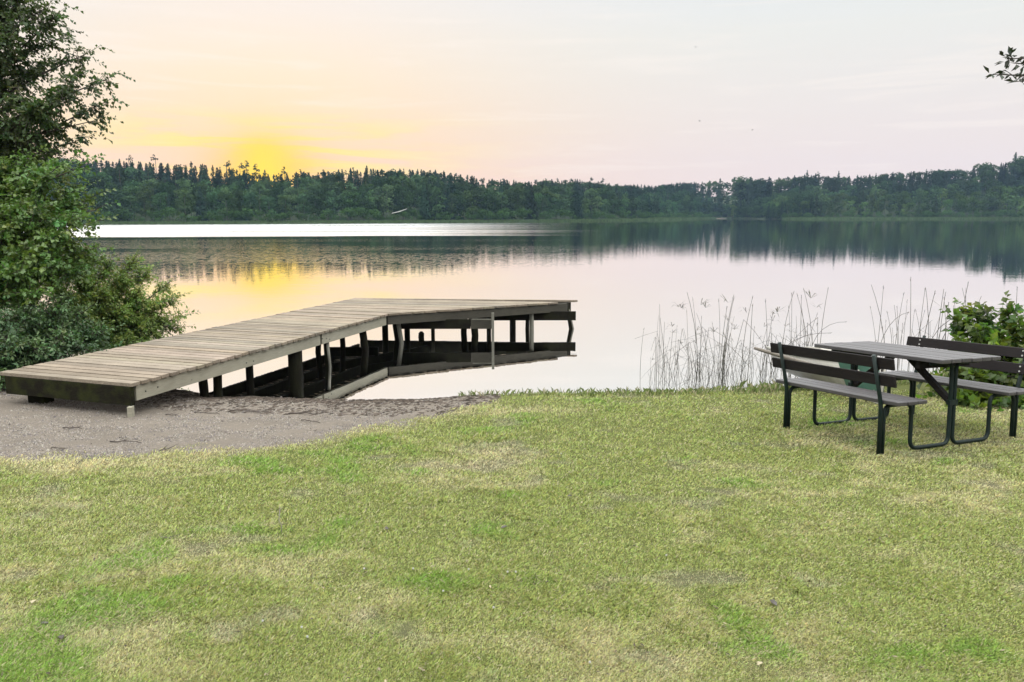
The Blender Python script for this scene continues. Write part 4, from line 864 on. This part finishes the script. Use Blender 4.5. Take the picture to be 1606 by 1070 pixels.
# ------------------------------------------------------------------ turf blades and pebbles
def screen_points(n, x0, x1, y0, y1, zg=.25):
    px = rng.uniform(x0, x1, n); py = y0 + (y1 - y0) * rng.random(n)
    B = np.array([c_r, c_u, _f]); d = B[0] * (px - 803)[:, None] + B[1] * (535 - py)[:, None] + B[2] * FPX
    t = (zg - CAMZ) / d[:, 2]; P = d * t[:, None]; x, y = P[:, 0], P[:, 1] + 0
    for _ in range(2):
        z = np.maximum(ground_z(x, y), 0); t = (z - CAMZ) / d[:, 2]; x, y = d[:, 0] * t, d[:, 1] * t
    return x, y, ground_z(x, y)
def make_turf():
    A1 = screen_points(900000, -330, 1936, 612, 1150); A2 = screen_points(150000, -1700, -330, 560, 1700); A3 = screen_points(150000, 1936, 3300, 560, 1700); A4 = screen_points(60000, -330, 1936, 1150, 1900)
    x, y, z = (np.concatenate(q) for q in zip(A1, A2, A3, A4)); wide = np.concatenate([np.ones(900000), np.full(360000, 1.9)]); n = len(x)
    s = sandness(x, y); k = (rng.random(n) > s * 1.02) & (z > .03) & (y < 16); x, y, z, wide = x[k], y[k], z[k], wide[k]; n = len(x)
    cc, dry, fresh, dead = lawn_mix(x, y); dist = np.hypot(x, y)
    tuft = sstep(.52, .75, fbm(x * 4, y * 4.5, 101, 3))
    h = (.017 + .012 * rng.random(n)) * (1 + .55 * fresh + .7 * tuft - .25 * dead) * (.75 + .07 * dist)
    h *= .68
    w = .0008 + .00040 * dist
    w = w * wide * rng.uniform(.7, 1.4, n)
    th = rng.uniform(0, 2 * np.pi, n); ln = rng.uniform(.35, 1.5, n); dx, dy = np.cos(th), np.sin(th)
    b = np.stack([x, y, z - .004], 1); sd = np.stack([-dy, dx, 0 * x], 1) * w[:, None]; D = np.stack([dx, dy, 0 * x], 1)
    Z = np.array([0, 0, 1.]); hc = (h * np.cos(ln * .55))[:, None]; hs = (h * np.sin(ln))[:, None]
    mid = b + Z * hc * .62 + D * hs * .35; tip = b + Z * hc * 1.0 + D * hs * 1.15
    V = np.stack([b - sd, b + sd, mid + sd * .7, tip], 1).reshape(-1, 3)
    i = np.arange(n)[:, None] * 4; F = np.concatenate([i + np.array([[0, 1, 2]]), i + np.array([[0, 2, 3]])], 1).reshape(-1, 3)
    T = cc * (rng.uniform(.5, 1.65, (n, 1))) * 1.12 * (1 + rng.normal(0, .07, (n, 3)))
    st = rng.random(n) < (.10 + .30 * dry); T[st] = np.array([.46, .42, .25]) * rng.uniform(.65, 1.15, (st.sum(), 1))
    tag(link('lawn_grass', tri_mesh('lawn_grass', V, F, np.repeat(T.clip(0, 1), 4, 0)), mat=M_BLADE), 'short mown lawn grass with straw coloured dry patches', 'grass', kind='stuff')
    # longer grass fringe along the bank
    n = 9000; x = rng.uniform(-.6, 9, n); y = y_near(x) - rng.uniform(-.15, .42, n); z = ground_z(x, y); k = (z > -.06) & (rng.random(n) < .35 + .65 * fbm(x * 2, y * 0, 5, 2)); x, y, z = x[k], y[k], z[k]; n = len(x)
    h = rng.uniform(.03, .10, n) * (1 + .9 * (x > 2.5) * rng.random(n)); w = np.full(n, .0035); th = rng.uniform(0, 6.28, n); ln = rng.uniform(.1, .9, n); dx, dy = np.cos(th), np.sin(th)
    b = np.stack([x, y, z - .01], 1); sd = np.stack([-dy, dx, 0 * x], 1) * w[:, None]; D = np.stack([dx, dy, 0 * x], 1)
    mid = b + Z * h[:, None] * .6 + D * (h * .2 * ln)[:, None]; tip = b + Z * h[:, None] * (1 - .25 * ln[:, None]) + D * (h * ln * .8)[:, None]
    V = np.stack([b - sd, b + sd, mid + sd * .7, tip], 1).reshape(-1, 3); i = np.arange(n)[:, None] * 4; F = np.concatenate([i + np.array([[0, 1, 2]]), i + np.array([[0, 2, 3]])], 1).reshape(-1, 3)
    T = np.array([.13, .17, .05]) * rng.uniform(.6, 1.4, (n, 1)); st = rng.random(n) < .3; T[st] = np.array([.34, .31, .19])
    tag(link('bank_grass', tri_mesh('bank_grass', V, F, np.repeat(T, 4, 0)), mat=M_BLADE), 'longer uncut grass fringe along the bank of the lake', 'grass', kind='stuff')
make_turf()
def make_gravel():
    n = 75000; x, y, z = screen_points(n, -300, 900, 585, 760)
    s = sandness(x, y); k = (rng.random(n) < s) & (z > .0) & (y < 11.5); x, y, z = x[k], y[k], z[k]; n = len(x)
    r = rng.uniform(.004, .0085, n) * (1 + (rng.random(n) < .02) * 1.3); R3 = np.array([[1, 0, -.4], [-.5, .87, -.4], [-.5, -.87, -.4], [0, 0, .75]])
    th = rng.uniform(0, 6.28, n); c, s_ = np.cos(th), np.sin(th); st = rng.uniform(.6, 1.5, n)
    V = np.stack([np.stack([x + r * st * (c * v[0] - s_ * v[1]), y + r * (s_ * v[0] + c * v[1]), z + .002 + r * v[2]], 1) for v in R3], 1).reshape(-1, 3)
    i = np.arange(n)[:, None] * 4; F = np.concatenate([i + np.array([q]) for q in ([0, 1, 3], [1, 2, 3], [2, 0, 3])], 1).reshape(-1, 3)
    base = np.array([[.25, .215, .19], [.20, .17, .155], [.30, .27, .225], [.15, .13, .13], [.27, .245, .21]])[rng.integers(0, 5, n)] * rng.uniform(.5, .9, (n, 1))
    dk = rng.random(n) < .05 + .12 * fbm(x * 4, y * 7, 8, 2) * (y > 7.9); base[dk] = np.array([.05, .04, .032])
    tag(link('gravel', tri_mesh('gravel', V, F, np.repeat(base, 4, 0)), mat=M_PEBBLE), 'fine purplish brown gravel of the small beach', 'gravel', kind='stuff')
    # wave washed debris: bark crumbs, needles and leaf bits
    n = 4200; u = rng.random(n); x = rng.uniform(-4.6, .1, n); y = y_near(x) - rng.uniform(0, 1.0, n) ** 1.6 * 1.5 - .05; e = sandness(x, y) > .4; x, y = x[e], y[e]; n = len(x); z = ground_z(x, y); e = z > -.01; x, y, z = x[e], y[e], z[e]; n = len(x)
    th = rng.normal(0, .5, n); l = rng.uniform(.008, .045, n) * (1 + 1.2 * (rng.random(n) < .06)); w = rng.uniform(.0015, .005, n); c, s_ = np.cos(th), np.sin(th); hh = rng.uniform(.004, .014, n)
    V = np.stack([np.stack([x - c * l, y - s_ * l, z + .002], 1), np.stack([x + s_ * w, y - c * w, z + .003], 1), np.stack([x + c * l, y + s_ * l, z + hh], 1), np.stack([x, y, z + hh + .003], 1)], 1).reshape(-1, 3)
    i = np.arange(n)[:, None] * 4; F = np.concatenate([i + np.array([q]) for q in ([0, 1, 3], [1, 2, 3], [2, 0, 3])], 1).reshape(-1, 3)
    T = np.array([.045, .035, .028]) * rng.uniform(.5, 2.2, (n, 1))
    tag(link('beach_debris', tri_mesh('beach_debris', V, F, np.repeat(T, 4, 0)), mat=M_SMALL), 'dark bark and leaf crumbs washed up along the beach', 'debris', kind='stuff')
make_gravel()
def make_litter():
    n = 1100; x, y, z = screen_points(n, -300, 1900, 640, 1120); k = (sandness(x, y) < .5) & (z > .05) & (y < 9); x, y, z = x[k], y[k], z[k]; n = len(x)
    th = rng.uniform(0, 6.28, n); l = rng.uniform(.004, .014, n); w = l * rng.uniform(.15, .5, n); c, s_ = np.cos(th), np.sin(th); z = z + .016 + .008 * rng.random(n)
    V = np.stack([np.stack([x - c * l, y - s_ * l, z], 1), np.stack([x + s_ * w, y - c * w, z + .002], 1), np.stack([x + c * l, y + s_ * l, z + .004], 1), np.stack([x - s_ * w, y + c * w, z + .003], 1)], 1).reshape(-1, 3)
    T = np.where(rng.random((n, 1)) < .7, np.array([[.05, .04, .03]]), np.array([[.20, .17, .11]])) * rng.uniform(.6, 1.4, (n, 1))
    tag(link('lawn_litter', tri_mesh('lawn_litter', V, np.arange(4 * n).reshape(-1, 4), np.repeat(T, 4, 0)), mat=M_SMALL), 'small crumbs of bark and dry leaves scattered through the lawn', 'litter', kind='stuff')
make_litter()

# sticks on the gravel and the lawn
M_STICK = m_wood('dead_stick', (.10, .08, .065), (.04, .03, .025), grain=(2, 2, 10), knots=False)
def stick(px, py, px2, py2, rad, label, mt=M_STICK):
    a = unproject(px, py, .25); b = unproject(px2, py2, .25); P = []
    for i in range(6):
        t = i / 5; q = a.lerp(b, t); q.x += random.uniform(-.01, .01); q.y += random.uniform(-.012, .012); q.z = float(ground_z(q.x, q.y)) + rad * .8 + .006 + random.uniform(0, .012) * (0 < i < 5); P.append(q)
    t = MB(); t.tube(P, [rad * (1 - .1 * i) for i in range(6)], 6)
    for k in (2, 4):
        d = (P[k] - P[k - 1]).normalized(); t.tube([P[k], P[k] + d * .05 + Vector((random.uniform(-.02, .02), random.uniform(-.04, .04), .012))], [rad * .5, rad * .2], 4)
    tag(t.build('stick', mt, smooth=True), label, 'stick')
stick(97, 671, 127, 672, .006, 'short dark stick lying on the gravel below the front of the dock')
stick(174, 695, 222, 697, .005, 'thin straight stick on the gravel near the lawn edge')
stick(186, 688, 200, 693, .004, 'tiny stick crossing just above the thin straight one')
stick(82, 708, 102, 710, .005, 'short dark stick on the gravel at the lower left')
stick(252, 710, 266, 707, .005, 'crumbly stick on the gravel close to the lawn edge')
stick(258, 645, 276, 646, .006, 'stub of stick on the gravel right of the dock post')
stick(305, 641, 345, 643, .005, 'stick among the washed up crumbs beside the second dock post')
stick(360, 637, 430, 641, .006, 'long stick in the debris line under the dock middle')
stick(455, 640, 498, 642, .008, 'longest dark stick on the gravel below the thick dock post')
stick(472, 652, 500, 656, .005, 'stick at the right part of the gravel in the debris')
stick(120, 741, 125, 728, .003, 'pale upright straw where gravel turns to lawn')
stick(440, 806, 441, 858, .003, 'long pale straw lying on the lawn left of centre', M_OAR)
stick(250, 1127 - 1127 + 1046 - 178, 271, 868, .003, 'pale straw on the lawn at left centre', M_OAR)
# dead leaves and clover heads
M_DL = m_paint('dead_leaf', (.035, .028, .022), (.06, .045, .03)); M_PL = m_paint('pale_leaf', (.30, .26, .16), (.2, .16, .1)); M_CL = m_paint('clover_white', (.42, .41, .38), (.3, .27, .24))
def dleaf(px, py, s, m, label, name='dead_leaf'):
    p = unproject(px, py, .3); p = unproject(px, py, float(ground_z(p.x, p.y)) + .02); b = MB(); a = random.uniform(0, 6.28)
    def q(x, y, z): return (p.x + s * (x * math.cos(a) - y * math.sin(a)), p.y + s * (x * math.sin(a) + y * math.cos(a)), p.z + s * z)
    b.add([q(-1, 0, 0), q(-.3, .5, .25), q(.5, .4, .35), q(1, 0, .1), q(.5, -.4, .4), q(-.3, -.5, .2), q(.1, 0, .05)], [(0, 6, 1), (1, 6, 2), (2, 6, 3), (3, 6, 4), (4, 6, 5), (5, 6, 0)])
    o = b.build(name, m); md = o.modifiers.new('t', 'SOLIDIFY'); md.thickness = .0012; tag(o, label, 'leaf'); return o
dleaf(1213, 946, .026, M_DL, 'curled black dead leaf on the lawn at lower right')
dleaf(791, 827, .022, M_DL, 'dark curled leaf on the lawn near the centre')
dleaf(606, 829, .018, M_DL, 'dark leaf on the lawn left of the centre leaf')
dleaf(893, 778, .018, M_DL, 'small dark leaf on the lawn below the dock end')
dleaf(96, 1000, .024, M_DL, 'dark leaf on the lawn at lower left')
dleaf(70, 978, .018, M_DL, 'small dark leaf at the far lower left of the lawn')
dleaf(1467, 922, .022, M_PL, 'pale leaf on the lawn at the lower right')
dleaf(1192, 1041, .018, M_PL, 'yellowish leaf on the lawn near the bottom edge')
dleaf(52, 944, .020, M_PL, 'pale leaf on the lawn at left below the bare patch')
for px, py, w in ((774, 954, 'bottom centre'), (796, 898, 'centre'), (809, 898, 'centre'), (735, 894, 'centre'), (571, 893, 'left of centre'), (648, 893, 'left of centre'), (473, 985, 'lower left'), (482, 1000, 'lower left'), (695, 928, 'centre'), (1240, 740, 'right'), (880, 712, 'below the dock end'), (925, 1040, 'bottom centre'), (1045, 872, 'right of centre'), (412, 975, 'lower left')):
    p = unproject(px, py, .33); g = float(ground_z(p.x, p.y)); p = unproject(px, py, g + .03)
    r = empty('clover_flower', (p.x, p.y, g)); tag(r, f'tiny white clover head in the lawn, {w}', 'flower', 'white clover heads in the lawn')
    b = MB(); rr = .0052
    for i in range(26):
        a = i * 2.4; zz = 1 - 2 * (i + .5) / 26; q = math.sqrt(1 - zz * zz); d = Vector((math.cos(a) * q, math.sin(a) * q, zz)); b.tube([Vector((0, 0, .034)) + d * rr * .2, Vector((0, 0, .034)) + d * rr], [.0016, .0009], 4)
    b.build('flower_head', M_CL, r); MB().tube([(0, 0, 0), (.001, 0, .03)], .0012, 4).build('stem', M_BIGLEAF, r)

# ------------------------------------------------------------------ birds
def bird(px, py, dist, span, label, a):
    p = at_depth(px, py, dist); b = MB(); h = span / 2
    b.tube([(-.09, 0, 0), (-.04, 0, .0), (.05, 0, 0), (.14, 0, .005)], [.006, .024, .022, .006], 8)
    for s in (-1, 1): b.add([(-.03, 0, .01), (.05, 0, .01), (.01, s * h * .5, .07), (-.04, s * h * .5, .07), (.05, s * h, .02)], [(0, 1, 3, 2), (2, 3, 4)])
    o = b.build('bird', M_TWIG); o.location = p; o.rotation_euler = (.2, .1, a); tag(o, label, 'bird', None)
bird(1091, 74, 70, .34, 'tiny dark bird highest in the sky, right of centre', 1.4); bird(1097, 190, 70, .3, 'tiny dark bird below the highest one, near a faint cloud wisp', .8); bird(1180, 204, 75, .3, 'tiny dark bird in the sky furthest right and lowest', 1.9)

# ------------------------------------------------------------------ air between here and the far shore
hb = MB().box((-890, -190, -3), (890, 880, 62)); hz = hb.build('haze', None) if False else link('haze', hb.mesh('haze'))
m, t = mat('pale_air'); v = t.node('ShaderNodeVolumePrincipled', {'Color': (.46, .68, .98, 1), 'Density': .00014, 'Anisotropy': .2}); t.l.new(v.outputs[0], t.out.inputs['Volume']); hz.data.materials.append(m)
tag(hz, kind='stuff', label='thin evening haze over the lake'); hz.display_type = 'WIRE'
